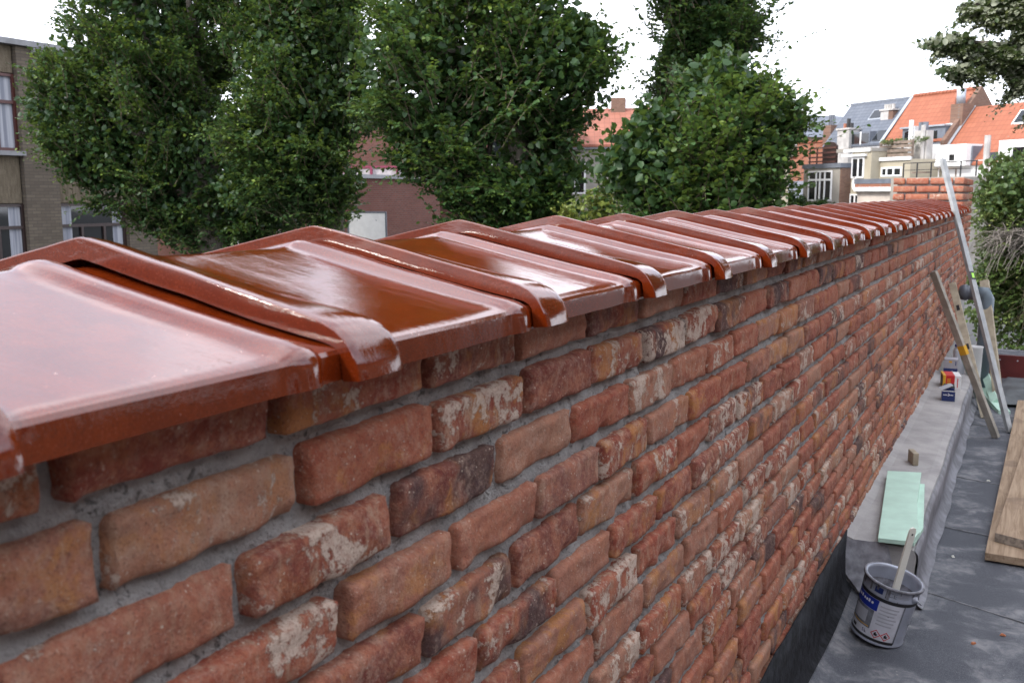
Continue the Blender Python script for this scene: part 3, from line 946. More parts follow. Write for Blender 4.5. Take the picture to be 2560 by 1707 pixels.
fb = Fr((.024, 6.27, .2115), (.985, .17, 0), (-.17, .985, 0))
t = thing('carton', 'red, yellow and white carton standing behind the navy box', 'box', tuple(fb(0, 0, 0)))
MB(fb).box(0, .1, 0, .15, 0, .081).build('body', M['white'], t, bevel=.001)
MB(fb).box(-.0006, .014, -.0006, .151, .0005, .0812).build('yellow_panel', M['yellow'], t)
MB(fb).box(.0145, .064, -.0007, .151, .0005, .0814).build('red_panel', M['red'], t)
for k in range(4): MB(fb).box(.022, .042, -.0014, -.0008, .020 + .012 * k, .026 + .012 * k).build('lettering', M['yellow'], t)
for k in range(1): MB(fb).box(.078, .083, -.0010, -.0001, .010, .066).build('lettering', M['red'], t)
MB(fb).box(-.0012, -.0007, .02, .13, .01, .07).build('dark_side', M['black'], t)
fb = Fr((-.010, 6.76, .2115), (.998, .05, 0), (-.05, .998, 0))
t = thing('tall_carton', 'tall grey over navy carton standing farthest back on the ledge', 'box', tuple(fb(0, 0, 0)))
MB(fb).box(0, .082, 0, .09, 0, .105).build('body', M['grey_card'], t, bevel=.001)
MB(fb).box(-.0005, .0825, -.0006, .0905, .0005, .045).build('navy_band', M['navy'], t)
i = 0
MB(fb).box(.03, .048, -.0009, -.0001, .082, .094).build('orange_mark', M['yellow'], t)
MB(fb).box(.068, .073, -.0009, -.0001, .066, .092).build('lettering', M['navy'], t)
tk = MB(fb).tube([(.025, -.0015, .012), (.055, -.0015, .030)], .0025, 6); tk.build('printed_screw', M['print_light'], t)

# leaning straightedges and battens
def beam(name, a, b, w, d, mat, label, cat, side=(0, 1, 0), group=None, holes=(), ends=None):
    fr, L = beam_frame(a, b, side)
    t = thing(name, label, cat, a, group)
    MB(fr).box(-w / 2, w / 2, -d / 2, d / 2, 0, L).build('shaft', mat, t, bevel=.002)
    for h0 in holes:
        for s_ in (-1, 1):
            MB(fr).box(-w * .22, w * .22, s_ * (d / 2 + .0002) - .0006, s_ * (d / 2 + .0002) + .0006, h0, h0 + .05).build('slot', M['dark_void'], t)
    return t, fr, L
t, fr, L = beam('aluminium_straightedge', (.405, 6.168, .003), (-.103, 6.818, 1.598), .020, .038, M['alu'], 'tall silver straightedge leaning over the coping, reaching above the wall', 'straightedge', side=(.75, -.62, 0))
MB(fr).box(-.0112, .0112, -.0195, .0195, L * .535, L * .535 + .052).build('vial_block', M['black'], t)
MB(fr).box(-.0125, .0125, -.009, .011, L * .535 + .010, L * .535 + .042).build('vial', M['lime_vial'], t)
MB(fr).box(-.0108, .0108, -.0200, -.0185, .02, L - .02).build('edge_lip', M['alu'], t)
t, fr, L = beam('leaning_batten', (.337, 6.005, .004), (-.045, 5.95, .94), .046, .020, M['batten_grey'], 'grey wooden batten with yellow sticker leaning on the brick wall', 'batten', side=(.8, -.6, 0), holes=())
MB(fr).box(-.0235, .0235, -.0108, .0108, L * .50, L * .50 + .055).build('sticker', M['yellow'], t)
beam('slotted_batten', (.261, 6.515, .004), (-.035, 7.45, .75), .046, .024, M['batten'], 'tan batten with dark slots leaning behind the grey one', 'batten', side=(.9, -.4, 0), holes=(.25, .58, .95))
beam('wide_batten', (.322, 7.045, .003), (.165, 7.5, .775), .058, .030, M['batten'], 'broad tan batten right of the tall silver straightedge', 'batten', side=(.95, -.3, 0))
# mint strips leaning behind
beam('foam_strip', (.362, 6.70, .006), (.185, 7.50, .02), .035, .07, M['mint'], 'long mint foam strip lying low behind the battens', 'foam strip', side=(0, 0, 1))
beam('foam_strip', (.30, 6.93, .03), (.195, 7.60, .14), .05, .02, M['mint'], 'short mint foam strip propped up between the battens', 'foam strip', side=(.8, 0, .6))
beam('foam_strip', (.225, 6.78, .006), (.06, 7.10, .33), .012, .05, M['mint'], 'thin mint foam strip standing behind the yellow-stickered batten', 'foam strip', side=(1, 0, 0))

# planks on the deck
pf = Fr((.362, 3.90, .008), (.99976, -.022, 0), (.022, .99976, 0))
t = thing('scaffold_plank', 'long pale wooden plank lying undermost on the dark roof', 'plank', tuple(pf(0, 0, 0)))
MB(pf).box(0, .20, 0, 3.35, 0, .030).build('board', M['wood'], t, bevel=.002)
pf = Fr((.3885, 4.045, .0385), (.93, -.37, 0), (.0566, .9984, 0))
t = thing('scaffold_plank', 'wide pale wooden plank with grey sawn end lying uppermost', 'plank', tuple(pf(0, 0, 0)))
MB(pf).box(0, .24, 0, 2.4, 0, .036).build('board', M['wood'], t, bevel=.002)
MB(pf).box(.001, .239, -.0012, 0, .001, .035).build('sawn_end', M['wood_end'], t)

# far corner: pipes, canisters, membrane, red board
pv = thing('drain_pipe', 'dark grey plastic drain stub with rounded cap by the pier', 'pipe', (.08, 7.45, .0))
cf = Fr((.128, 7.42, .695), (0, 1, 0), (0, 0, 1), (-1, 0, 0))
MB(cf).lathe([(0, -.004), (.052, -.004), (.054, .0), (.054, .035), (.0505, .037), (.0505, .060), (.056, .062), (.056, .082), (.052, .098), (.04, .112), (.02, .119), (0, .121)], 24).build('cap', M['pvc'], pv, smooth=True)
MB().tube([(.135, 7.42, .695), (.18, 7.42, .695), (.195, 7.42, .66), (.195, 7.42, .0)], .045, 18).build('stack', M['pvc_light'], pv, smooth=True)
cn = thing('water_canister', 'milky plastic canister with blue cap behind the leaning battens', 'canister', (.05, 7.4, .0))
MB(Fr((.045, 7.38, .115))).lathe([(0, 0), (.036, 0), (.04, .004), (.04, .17), (.034, .185), (.02, .193), (.02, .2), (0, .2)], 20).build('body', M['canister'], cn, smooth=True)
MB(Fr((.040, 7.38, .312))).lathe([(.0, 0), (.028, 0), (.028, .018), (0, .018)], 16).build('cap', M['blue'], cn)
wc = thing('white_tub', 'white plastic tub standing between the battens and the pier', 'tub', (.15, 7.45, 0))
MB(Fr((.148, 7.36, .10))).lathe([(0, 0), (.040, 0), (.042, .005), (.046, .215), (.049, .22), (.049, .228), (.030, .232), (0, .232)], 20).build('body', M['white'], wc, smooth=True)
box_obj('stacked_slab', M['concrete'], None, (XF + .01, .19, 7.16, 7.62, .001, .115), bevel=.006)
tag(bpy.data.objects['stacked_slab'], 'concrete slab under the plastic canister near the pier', 'slab')
rbd = MB(Fr((.10, 8.05, .0), (1, .02, 0), (-.02, 1, 0)))
rb_o = tag(rbd.box(0, 2.3, 0, .024, .0, .175).build('red_board', M['redboard']), 'low oxblood red board edging the far end of the roof', 'board')
for k in range(4):
    MB(Fr((.17 + .12 * k, 8.047, .14), (1, 0, 0), (0, 0, 1), (0, -1, 0))).lathe([(0, .004), (.005, .003), (.006, 0)], 8).build('screw', M['galv'], rb_o)
mm = MB(); g_ = np.random.default_rng(4)
nx, ny = 24, 14
for j in range(ny):
    for i in range(nx):
        x = .30 + i / (nx - 1) * .85; y = 6.95 + j / (ny - 1) * 1.0
        e_ = min(i, nx - 1 - i, j, ny - 1 - j)
        z = .008 + min(e_, 2) * .018 + .02 * (math.sin(x * 9 + y * 11) * math.sin(y * 17 - x * 3)) * min(e_, 2) / 2 + .012
        mm.v.append((x + .02 * math.sin(y * 13), y + .02 * math.sin(x * 15), max(z, .006)))
for j in range(ny - 1):
    for i in range(nx - 1):
        a = j * nx + i
        mm.f.append([a, a + 1, a + nx + 1, a + nx])
tag(mm.build('membrane_sheet', M['membrane'], smooth=True), 'crumpled black membrane sheet in front of the red board', 'sheet')
for k, (x, y) in enumerate(((.44, 3.239), (.362, 3.133), (.254, 3.889), (.333, 5.048))):
    b = MB(Fr((x, y, .004), (math.cos(k), math.sin(k), 0), (-math.sin(k), math.cos(k), 0)))
    i = b.pts([(-.009, -.004, 0), (.008, -.005, 0), (.010, .004, 0), (-.006, .005, 0), (-.005, -.002, .005), (.004, -.003, .006), (.006, .002, .004), (-.003, .003, .006)])
    b.f += [[i + q for q in r] for r in ((3, 2, 1, 0), (4, 5, 6, 7), (0, 1, 5, 4), (1, 2, 6, 5), (2, 3, 7, 6), (3, 0, 4, 7))]
    lab = ('orange brick crumb on the roof right of the tin', 'orange brick crumb nearest the bottom of the tin', 'pale wood chip on the roof beside the ledge', 'pale wood chip on the roof left of the planks')[k]
    tag(b.build('crumb' if k < 2 else 'wood_chip', M['brickdust'] if k < 2 else M['offwhite']), lab, 'crumb' if k < 2 else 'chip')

# ------------------------------------------------------------------ school building on the left
XB = -21.71
SF = Fr((XB, 0, 0), (0, 1, 0), (1, 0, 0))
sch = thing('school_building', 'two-storey tan brick school building with dark red windows, left of the trees', 'building', (XB, 12, -1.6))
def S(name, mat, *dims, parent=sch, bevel=0.):
    return box_obj(name, mat, parent, dims, SF, bevel)
S('wall', M['pebbledash'], 2, 19.0, -8, -.22, -1.6, 4.98)
S('roof_coping', M['stone'], 1.9, 19.1, -8, .12, 4.98, 5.12)
bays = [(3.34 + 3.06 * k, 4.30 + 3.06 * k) for k in range(6)]
for (a, b) in bays:
    S('pier', M['tan_brick'], a, b, -.3, .0, -1.6, 4.979)
for k in range(5):
    a, b = bays[k][1], bays[k + 1][0]
    for (z0, z1, nm) in ((2.45, 4.30, 'upper'), (-.7, 1.15, 'lower')):
        fm = 'frame_red' if nm == 'upper' else 'frame_dark'
        w = MB(SF)
        w.box(a, b, -.215, -.13, z0, z0 + .07).box(a, b, -.215, -.13, z1 - .07, z1).box(a, a + .07, -.214, -.131, z0 + .07, z1 - .07).box(b - .07, b, -.214, -.131, z0 + .07, z1 - .07)
        tz = 3.62 if nm == 'upper' else .57
        w.box(a + .07, b - .07, -.213, -.132, tz - .04, tz + .04)
        n = 4 if nm == 'upper' else 3
        for q in range(1, n):
            u = a + (b - a) * q / n
            w.box(u - .035, u + .035, -.212, -.133, z0 + .07, tz - .04)
        win = w.build('window', M[fm], sch)
        MB(SF).box(a + .02, b - .02, -.20, -.19, z0 + .02, z1 - .02).build('pane', M['curtain'] if nm == 'upper' else M['glass'], win)
        if nm == 'lower':
            for c0, c1 in ((a + .08, a + .42), (b - .40, b - .08)):
                MB(SF).box(c0, c1, -.189, -.184, z0 + .5, z1 - .08).build('curtain', M['curtain'], win)
    S('window_sill', M['stone'], a - .05, b + .05, -.21, .06, 2.33, 2.44)
    S('spandrel_panel', M['pebbledash'], a + .04, b - .04, -.218, -.12, 1.17, 2.32)
    S('parapet_panel', M['pebbledash'], a + .04, b - .04, -.218, -.12, 4.32, 4.975)
S('gutter_bracket', M['stone'], 16.0, 16.35, .001, .10, 4.83, 4.979)
# red brick wing across the end of the yard
wing = thing('brick_wing', 'low red brick wing of the school under the left trees', 'building', (-18, 24.2, -1.6))
WF = Fr((-21.5, 24.0, 0), (1, 0, 0), (0, -1, 0))
MB(WF).box(-14, 2.8, -6, 0, -1.6, 1.9).build('wall', M['red_brick'], wing)
MB(WF).box(-14, 2.9, -6, .15, 1.9, 2.02).build('roof_coping', M['stone'], wing)
for k, u in enumerate((.2, 2.1)):
    MB(WF).tube([(u, .09, -1.6), (u, .09, 1.85)], .06, 8).build('downpipe', M['galv'], wing, smooth=True)
for k, u in enumerate((-1.4,)):
    w = MB(WF).box(u, u + 1.1, .0, .05, -.6, -.52).box(u, u + 1.1, .0, .05, .72, .8).box(u, u + .08, .0, .049, -.52, .72).box(u + 1.02, u + 1.1, .0, .049, -.52, .72).build('window', M['white'], wing)
    MB(WF).box(u + .07, u + 1.03, .001, .02, -.53, .73).build('pane', M['glass'], w)
# fire stair rails
st_ = thing('stair_rail', 'pair of sloping galvanised stair rails below the left trees', 'stair rail', (-15.8, 18.8, -1.6))
for a, b in (((-16.9, 18.2, .72), (-15.3, 19.0, -.3)), ((-16.3, 18.5, 1.25), (-15.15, 19.1, .55)), ((-16.3, 18.45, .55), (-15.4, 18.9, .05))):
    MB().tube([a, b], .022, 6).build('rail', M['galv'], st_)
for a in ((-16.5, 18.4), (-15.5, 18.9)):
    MB().tube([(*a, -1.6), (*a, .7)], .022, 6).build('post', M['galv'], st_)
# backboard in the yard
bo = thing('white_backboard', 'white rectangular backboard with grey frame above the coping', 'backboard', (-14.2, 19.6, -1.6))
bfr = Fr((-14.66, 19.42, .24), (.926, .378, 0), (.378, -.926, 0))
MB(bfr).box(0, .93, -.02, .02, -.55, .68).build('panel', M['white'], bo)
MB(bfr).box(-.03, .96, -.025, .025, .68, .715).box(.93, .965, -.025, .026, -.55, .68).box(-.035, 0, -.025, .026, -.55, .68).build('frame', M['lead'], bo)
for u in (.22, .70):
    MB(Fr(bfr(u, .021, .5), bfr.u, bfr.w, bfr.v)).lathe([(0, .004), (.012, .003), (.013, 0)], 8).build('bolt', M['lead'], bo)
MB(bfr).tube([(.46, -.06, -1.83), (.46, -.06, .5)], .05, 10).build('post', M['galv'], bo, smooth=True)

# ------------------------------------------------------------------ balcony building behind the middle trees
bal = thing('balcony_building', 'red brick building with pink-railed balcony seen between the trees', 'building', (-24, 36, -1.6))
BFm = Fr((-25.6, 34.6, 0), (.905, .425, 0), (.425, -.905, 0))
MB(BFm).box(-4, 9, -6, 0, -1.6, 4.6).build('wall', M['red_brick'], bal)
MB(BFm).box(-4.2, 9.2, -6, .2, 4.6, 4.8).build('roof_coping', M['stone'], bal)
MB(BFm).box(-.6, 5.2, .001, 1.3, 1.50, 1.72).build('balcony_slab', M['stone'], bal)
MB(BFm).box(-.6, 5.2, 1.22, 1.27, 1.82, 2.45).build('balustrade', M['board_grey'], bal)
rl = MB(BFm).box(-.6, 5.2, 1.20, 1.32, 2.50, 2.58).build('rail', M['pink'], bal)
for k in range(6):
    MB(BFm).box(-.55 + 1.12 * k, -.45 + 1.12 * k, 1.28, 1.36, 1.722, 2.5).build('baluster', M['pink'], bal)
MB(BFm).tube([(2.02, 1.0, -1.6), (2.02, 1.0, 1.5)], .09, 10).build('column', M['galv'], bal, smooth=True)
MB(BFm).tube([(2.0, .12, 1.73), (2.0, .12, 4.5)], .09, 10).build('downpipe', M['white'], bal, smooth=True)
MB(BFm).box(.9, 1.95, .001, .06, -1.5, 1.35).build('dark_doorway', M['dark_void'], bal)
for u in (3.0, 5.6):
    w = MB(BFm).box(u, u + 1.3, .0, .05, 1.9, 3.8).build('window', M['white'], bal)
    MB(BFm).box(u + .1, u + 1.2, .045, .06, 2.0, 3.7).build('pane', M['glass'], w)

# ------------------------------------------------------------------ houses glimpsed through the trees in the middle
def gable_house(name, label, fr, w, d, eave, ridge, wallm, roofm, base=-1.6, chim=None):
    t = thing(name, label, 'house', tuple(fr(w / 2, -d / 2, base)))
    MB(fr).box(0, w, -d, 0, base, eave).build('wall', wallm, t)
    MB(fr).prism([(0.001, 0, eave), (0.001, -d, eave), (0.001, -d / 2, ridge)], (w - .002, 0, 0)).build('gable', wallm, t)
    rf = MB(fr)
    rf.prism([(-.15, .3, eave - .12), (-.15, -d / 2, ridge + .10), (-.15, -d / 2, ridge + .22), (-.15, .3, eave)], (w + .3, 0, 0))
    rf.prism([(-.15, -d - .3, eave - .12), (-.15, -d / 2 - .001, ridge + .10), (-.15, -d / 2 - .001, ridge + .22), (-.15, -d - .3, eave)], (w + .3, 0, 0))
    r = rf.build('roof', roofm, t)
    for c in chim or ():
        MB(fr).box(*c).build('chimney', M['brown_brick'], r)
    return t
mh = Fr((-23.2, 41.0, 0), (.955, .296, 0), (.296, -.955, 0))
t = gable_house('terraced_house', 'grey rendered house with rusty tiled roof glimpsed left of the nearest tree', mh, 8.2, 6, 3.7, 5.4, M['render_grey'], M['pantile_b'], chim=[(5.9, 6.6, -3.2, -2.6, 5.2, 6.1)])
for u in (1.0, 4.0, 6.2):
    w = MB(mh).box(u, u + 1.0, 0, .05, 1.4, 2.9).build('window', M['white'], t)
    for q in (0, 1): MB(mh).box(u + .08 + .46 * q, u + .46 + .46 * q, .045, .06, 1.48, 2.82).build('pane', M['glass'], w)
MB(mh).box(-.1, 8.3, .001, .2, 3.5, 3.6).build('gutter', M['zinc'], t)
mh2 = Fr((-15.4, 44.2, 0), (.955, .296, 0), (.296, -.955, 0))
gable_house('terraced_house', 'house with bright orange roof glimpsed through the nearest tree', mh2, 6.0, 6, 3.9, 5.6, M['render_cream'], M['pantile'], chim=[(1.4, 2.0, -3.2, -2.6, 5.4, 6.3)])
gfr = Fr((-24.6, 39.0, 0), (.955, .296, 0), (.296, -.955, 0))
t = thing('slate_annex', 'slate roofed white annex glimpsed between the two middle trees', 'house', tuple(gfr(1, -1, -1.6)))
MB(gfr).box(0, 4.2, -4, 0, -1.6, 3.5).build('wall', M['render_white'], t)
MB(gfr).prism([(-.1, .2, 3.4), (-.1, -2, 5.0), (-.1, -4.2, 3.4)], (4.4, 0, 0)).build('roof', M['lead'], t)
lf = Fr((-31.2, 50, 0), (.9, .43, 0), (.43, -.9, 0))
gable_house('terraced_house', 'far house with vivid orange roof glinting through the left trees', lf, 9, 7, 3.9, 6.4, M['red_brick'], M['pantile'])

# ------------------------------------------------------------------ row of houses at the right (local frame: u along the row, v towards us, z up)
KH = .774
O_ = Vector((-12.42840694, 64.30481575, 0))
OH = CAM + (O_ - CAM) * KH; OH.z = CAM.z * (1 - KH)
HF = Fr(OH, EU, EN, (0, 0, 1), KH)
ZB = -2.6
def Hb(name, mat, parent, u0, u1, v0, v1, z0, z1, bevel=0.):
    return MB(HF).box(u0, u1, v0, v1, z0, z1).build(name, mat, parent, bevel=bevel)
def hthing(name, label, cat, u, v, group=None):
    return thing(name, label, cat, tuple(HF(u, v, ZB)), group)
def hwindow(parent, u0, u1, z0, z1, v, mull=(), trans=(), fm='white'):
    w = MB(HF); t_ = .10
    w.box(u0, u1, v, v + .06, z0, z0 + t_).box(u0, u1, v, v + .06, z1 - t_, z1).box(u0, u0 + t_, v, v + .058, z0 + t_, z1 - t_).box(u1 - t_, u1, v, v + .058, z0 + t_, z1 - t_)
    for q in mull: w.box(q - .06, q + .06, v, v + .056, z0 + t_, z1 - t_)
    for q in trans: w.box(u0 + t_, u1 - t_, v, v + .054, q - .06, q + .06)
    o = w.build('window', M[fm], parent)
    MB(HF).box(u0 + .05, u1 - .05, v + .005, v + .02, z0 + .05, z1 - .05).build('pane', M['glass'], o)
    return o
def slope(name, mat, parent, u0, u1, v0, z0, v1, z1, th=.12):
    """roof plane from eave (v0,z0) up and back to ridge (v1,z1)"""
    return MB(HF).prism([(u0, v0, z0), (u0, v1, z1), (u0, v1, z1 + th), (u0, v0, z0 + th)], (u1 - u0, 0, 0)).build(name, mat, parent)
# grey bay with roof rail
h1 = hthing('bay_house', 'grey rendered flat-roofed extension with big white window and roof railing', 'house', 1.2, -1.5)
Hb('wall', M['render_grey'], h1, -.5, 2.86, -3.2, 0, ZB, 3.0)
Hb('corner_strip', M['brown_brick'], h1, 2.861, 2.95, -.9, -.02, ZB, 2.99)
Hb('roof_edge', M['lead'], h1, -.58, 3.0, -3.3, .1, 3.0, 3.28)
hwindow(h1, -.0, 2.2, .95, 2.85, .0, (.75, 1.1, 1.55), (2.28,))
rl = thing('roof_railing', 'dark brown slatted railing with arched gate on the grey bay', 'railing', tuple(HF(-.5, -1.5, 3.28)))
for z in (3.45, 3.72, 4.0, 4.32): Hb('rail', M['brown_wood'], rl, -1.9, -.52, -1.54, -1.48, z, z + .09)
for u in (-1.9, -1.2, -.6): Hb('post', M['brown_wood'], rl, u, u + .09, -1.6, -1.541, 3.28, 4.42)
gt = MB(HF)
gt.prism([(-.5, -1.5, 3.29), (.78, -1.5, 3.29), (.78, -1.5, 4.45), (.55, -1.5, 4.66), (.14, -1.5, 4.74), (-.27, -1.5, 4.66), (-.5, -1.5, 4.45)], (0, -.1, 0))
gto = gt.build('gate', M['frame_dark'], rl)
for k in range(4): Hb('slat', M['brown_wood'], gto, -.46, .74, -1.495, -1.44, 3.38 + .30 * k, 3.50 + .30 * k)
# cream house with roof terrace
h2 = hthing('cream_house', 'cream rendered rear extension with white windows and a satellite dish', 'house', 3.5, -2)
Hb('wall', M['render_cream'], h2, 2.96, 4.6, -4, -.80, ZB, 3.95)
Hb('parapet', M['render_grey'], h2, 1.6, 4.66, -4.1, -.74, 3.95, 4.16)
Hb('fascia', M['white'], h2, 2.3, 4.55, -.739, -.68, 3.93, 4.12)
Hb('awning_box', M['white'], h2, 2.2, 4.25, -.799, -.60, 3.66, 3.80)
hwindow(h2, 2.98, 4.05, 2.35, 3.62, -.80, (3.55,), ())
hwindow(h2, 2.98, 3.75, .6, 1.40, -.80, (3.4,), ())
Hb('wing', M['render_cream'], h2, 4.601, 7.0, -4, -1.5, ZB, 3.42)
Hb('wing_fascia', M['white'], h2, 4.55, 7.05, -1.499, -1.38, 3.36, 3.56)
hwindow(h2, 4.75, 6.4, 2.42, 2.98, -1.5, (5.2, 5.75), ())
Hb('lean_to_roof', M['lead'], h2, 3.9, 7.2, -1.49, -.2, 2.0, 2.28)
Hb('lean_to_fascia', M['orange_brick'], h2, 3.95, 7.0, -.45, -.22, 1.80, 1.999)
Hb('lean_to_band', M['white'], h2, 3.95, 7.0, -.46, -.15, 1.55, 1.80)
Hb('lean_to_wall', M['render_pink'], h2, 3.97, 6.95, -1.49, -.47, ZB, 1.55)
MB(Fr(HF(3.75, -.5, 2.05), EU * .9 + EN * .43, Vector((0, 0, 1)), EN * .9 - EU * .43, KH)).lathe([(0, 0), (.2, .02), (.36, .09), (.41, .14)], 20).build('satellite_dish', M['white'], h2, smooth=True)
sc = thing('terrace_screen', 'weathered wooden terrace screen with planters on the cream house', 'screen', tuple(HF(5, -1.8, 3.56)))
for z in (3.60, 3.86, 4.12, 4.36): Hb('board', M['grey_wood'], sc, 4.0, 6.6, -2.0, -1.94, z, z + .17)
for u in (4.0, 4.85, 5.7, 6.5): Hb('post', M['grey_wood'], sc, u, u + .1, -2.1, -2.001, 3.56, 4.56)
ch = thing('chimney_stack', 'pale cement chimney stack with small pots left of the terrace', 'chimney', tuple(HF(-2.4, -5, ZB)))
Hb('stack', M['flue'], ch, -2.9, -1.75, -5.6, -4.7, ZB, 5.7)
Hb('cap', M['flue'], ch, -2.98, -1.67, -5.68, -4.62, 5.7, 5.82)
for k in range(3): MB(HF).tube([(-2.6 + .3 * k, -5.1, 5.82), (-2.6 + .3 * k, -5.1, 6.15 + .3 * (k % 2))], .10, 8).build('pot', (M['pot'], M['black'], M['black'])[k], ch)
# slate roof house
h3 = hthing('slate_house', 'house with blue-grey slate roof and skylight', 'house', -2, -7)
Hb('wall', M['render_white'], h3, -4.55, .98, -10, -5.0, ZB, 4.7)
r3 = slope('roof', M['slate'], h3, -4.6, .98, -4.9, 4.55, -7.35, 7.55)
slope('rear_roof', M['slate'], h3, -4.6, .98, -9.8, 4.55, -7.36, 7.55)
Hb('ridge', M['lead'], h3, -4.65, 1.0, -7.45, -7.27, 7.6, 7.72)
slope('verge_flashing', M['zinc'], h3, .86, 1.12, -4.85, 4.68, -7.3, 7.66, .05)
slope('skylight', M['glass'], h3, -1.75, -.75, -6.32, 6.42, -6.78, 6.97, .05)
slope('skylight_frame', M['zinc'], h3, -1.82, -.68, -6.28, 6.35, -6.82, 7.01, .045)
slope('low_skylight', M['glass'], h3, .05, .95, -5.0, 4.84, -5.55, 5.48, .05)
dm = Hb('dormer', M['lead'], h3, -1.9, -.1, -6.4, -4.95, 4.55, 5.5)
Hb('dormer_pane', M['glass'], h3, -1.8, -.2, -4.949, -4.93, 4.65, 5.38)
Hb('dormer_mullion', M['white'], h3, -.95, -.84, -4.928, -4.90, 4.60, 5.5)
c2 = Hb('chimney', M['flue'], h3, -.55, .15, -7.0, -6.2, 5.4, 6.85)
Hb('chimney_side', M['brown_brick'], h3, .151, .55, -7.0, -6.2, 5.4, 6.8)
Hb('chimney_cap', M['flue'], h3, -.62, .62, -7.05, -6.12, 6.85, 6.95)
for k in range(4): MB(HF).tube([(-.4 + .22 * k, -6.5, 6.95), (-.4 + .22 * k, -6.5, 7.28)], .09, 8).build('chimney_pot', M['flue'], c2)
c3 = Hb('end_chimney', M['brown_brick'], h3, -5.4, -4.62, -6.4, -5.6, ZB, 6.2)
for k in range(4): MB(HF).tube([(-5.28 + .18 * k, -6.0, 6.2), (-5.28 + .18 * k, -6.0, 6.95)], .045, 6).build('flue_pipe', M['lead'], c3)
# first orange roof house
h4 = hthing('orange_roof_house', 'house with bright orange pantile roof between slate roof and brick gable', 'house', 3.5, -7)
Hb('wall', M['render_white'], h4, 1.0, 6.0, -10, -5.01, ZB, 4.7)
slope('roof', M['pantile'], h4, 1.13, 6.15, -4.95, 4.55, -7.35, 7.6)
slope('rear_roof', M['pantile'], h4, 1.13, 6.15, -9.75, 4.55, -7.36, 7.6)
for k in range(18): MB(HF).tube([(1.15 + .278 * k, -7.35, 7.72), (1.15 + .278 * (k + 1) - .03, -7.35, 7.74)], .10, 8).build('ridge_tile', M['pantile'], h4)
gb = MB(HF)
gb.prism([(6.16, -4.6, ZB), (6.16, -10, ZB), (6.16, -10, 4.75), (6.16, -7.36, 7.85), (6.16, -4.6, 4.55)], (.32, 0, 0))
gb.build('party_gable', M['brown_brick'], h4)
c4 = Hb('gable_chimney', M['brown_brick'], h4, 5.75, 6.65, -6.6, -5.7, 4.6, 6.75)
Hb('chimney_shoulder', M['white'], h4, 5.6, 6.2, -5.69, -5.4, 5.35, 5.6)
MB(HF).tube([(6.1, -6.1, 6.75), (6.1, -6.1, 7.65)], .2, 10).build('flue_pipe', M['zinc'], c4, smooth=True)
MB(HF).tube([(5.88, -6.1, 6.75), (5.88, -6.1, 7.45)], .13, 10).build('flue_pipe', M['pot'], c4, smooth=True)
Hb('dormer', M['lead'], h4, 2.7, 6.1, -7, -5.0, 4.4, 5.45)
Hb('dormer_roof', M['zinc'], h4, 2.6, 6.15, -7, -4.85, 5.45, 5.55)
Hb('dormer_pane', M['glass'], h4, 2.9, 3.8, -4.999, -4.98, 4.5, 5.3)
Hb('dormer_pane', M['glass'], h4, 5.0, 5.5, -4.999, -4.98, 4.5, 5.2)
fl_ = thing('flue_group', 'pale cement flue with thin steel pipes in front of the orange roof', 'chimney', tuple(HF(6, -3, ZB)))
Hb('stack', M['flue'], fl_, 5.75, 6.75, -3.4, -2.9, 2.4, 5.1)
Hb('white_face', M['white'], fl_, 5.45, 5.748, -3.4, -2.9, 3.4, 5.4)
MB(HF).tube([(5.6, -2.8, 3.3), (5.6, -2.8, 5.75)], .10, 8).build('pipe', M['white'], fl_)
for u in (6.1, 6.4): MB(HF).tube([(u, -3.1, 5.1), (u, -3.1, 5.6)], .13, 8).build('pot', M['lead'], fl_)
MB(HF).tube([(6.55, -2.8, 2.6), (6.55, -2.8, 5.4)], .10, 8).build('pipe', M['flue'], fl_)
# second orange roof house, lower and nearer
h5 = hthing('orange_roof_house', 'lower orange pantile house at the far right with white dormer and skylight', 'house', 10, -6)
Hb('wall', M['render_white'], h5, 6.5, 15, -9.5, -4.01, ZB, 3.3)
slope('roof', M['pantile'], h5, 6.5, 15.2, -3.9, 3.0, -6.75, 6.45)
slope('rear_roof', M['pantile'], h5, 6.5, 15.2, -9.6, 3.0, -6.76, 6.45)
slope('verge_flashing', M['zinc'], h5, 6.49, 6.68, -3.85, 3.14, -6.7, 6.6, .05)
slope('skylight', M['glass'], h5, 10.2, 11.4, -5.75, 5.35, -6.3, 6.03, .05)
slope('skylight_frame', M['white'], h5, 10.1, 11.5, -5.68, 5.24, -6.36, 6.07, .045)
Hb('dormer', M['white'], h5, 6.9, 9.1, -6.0, -3.5, 3.0, 4.22)
Hb('dormer_cheek', M['lead'], h5, 9.101, 9.2, -6.0, -3.9, 3.0, 4.1)
hwindow(h5, 7.85, 8.45, 3.2, 3.75, -3.5)
Hb('white_dormer', M['white'], h5, 12.4, 15, -5.6, -2.2, 2.2, 4.2)
hwindow(h5, 13.2, 14.6, 2.9, 3.9, -2.2)
slope('low_skylight', M['glass'], h5, 9.9, 11.0, -3.95, 3.22, -4.3, 3.66, .05)
MB(HF).tube([(10.6, -3.4, 2.4), (10.6, -3.4, 4.6)], .13, 8).build('vent_pipe', M['flue'], h5)
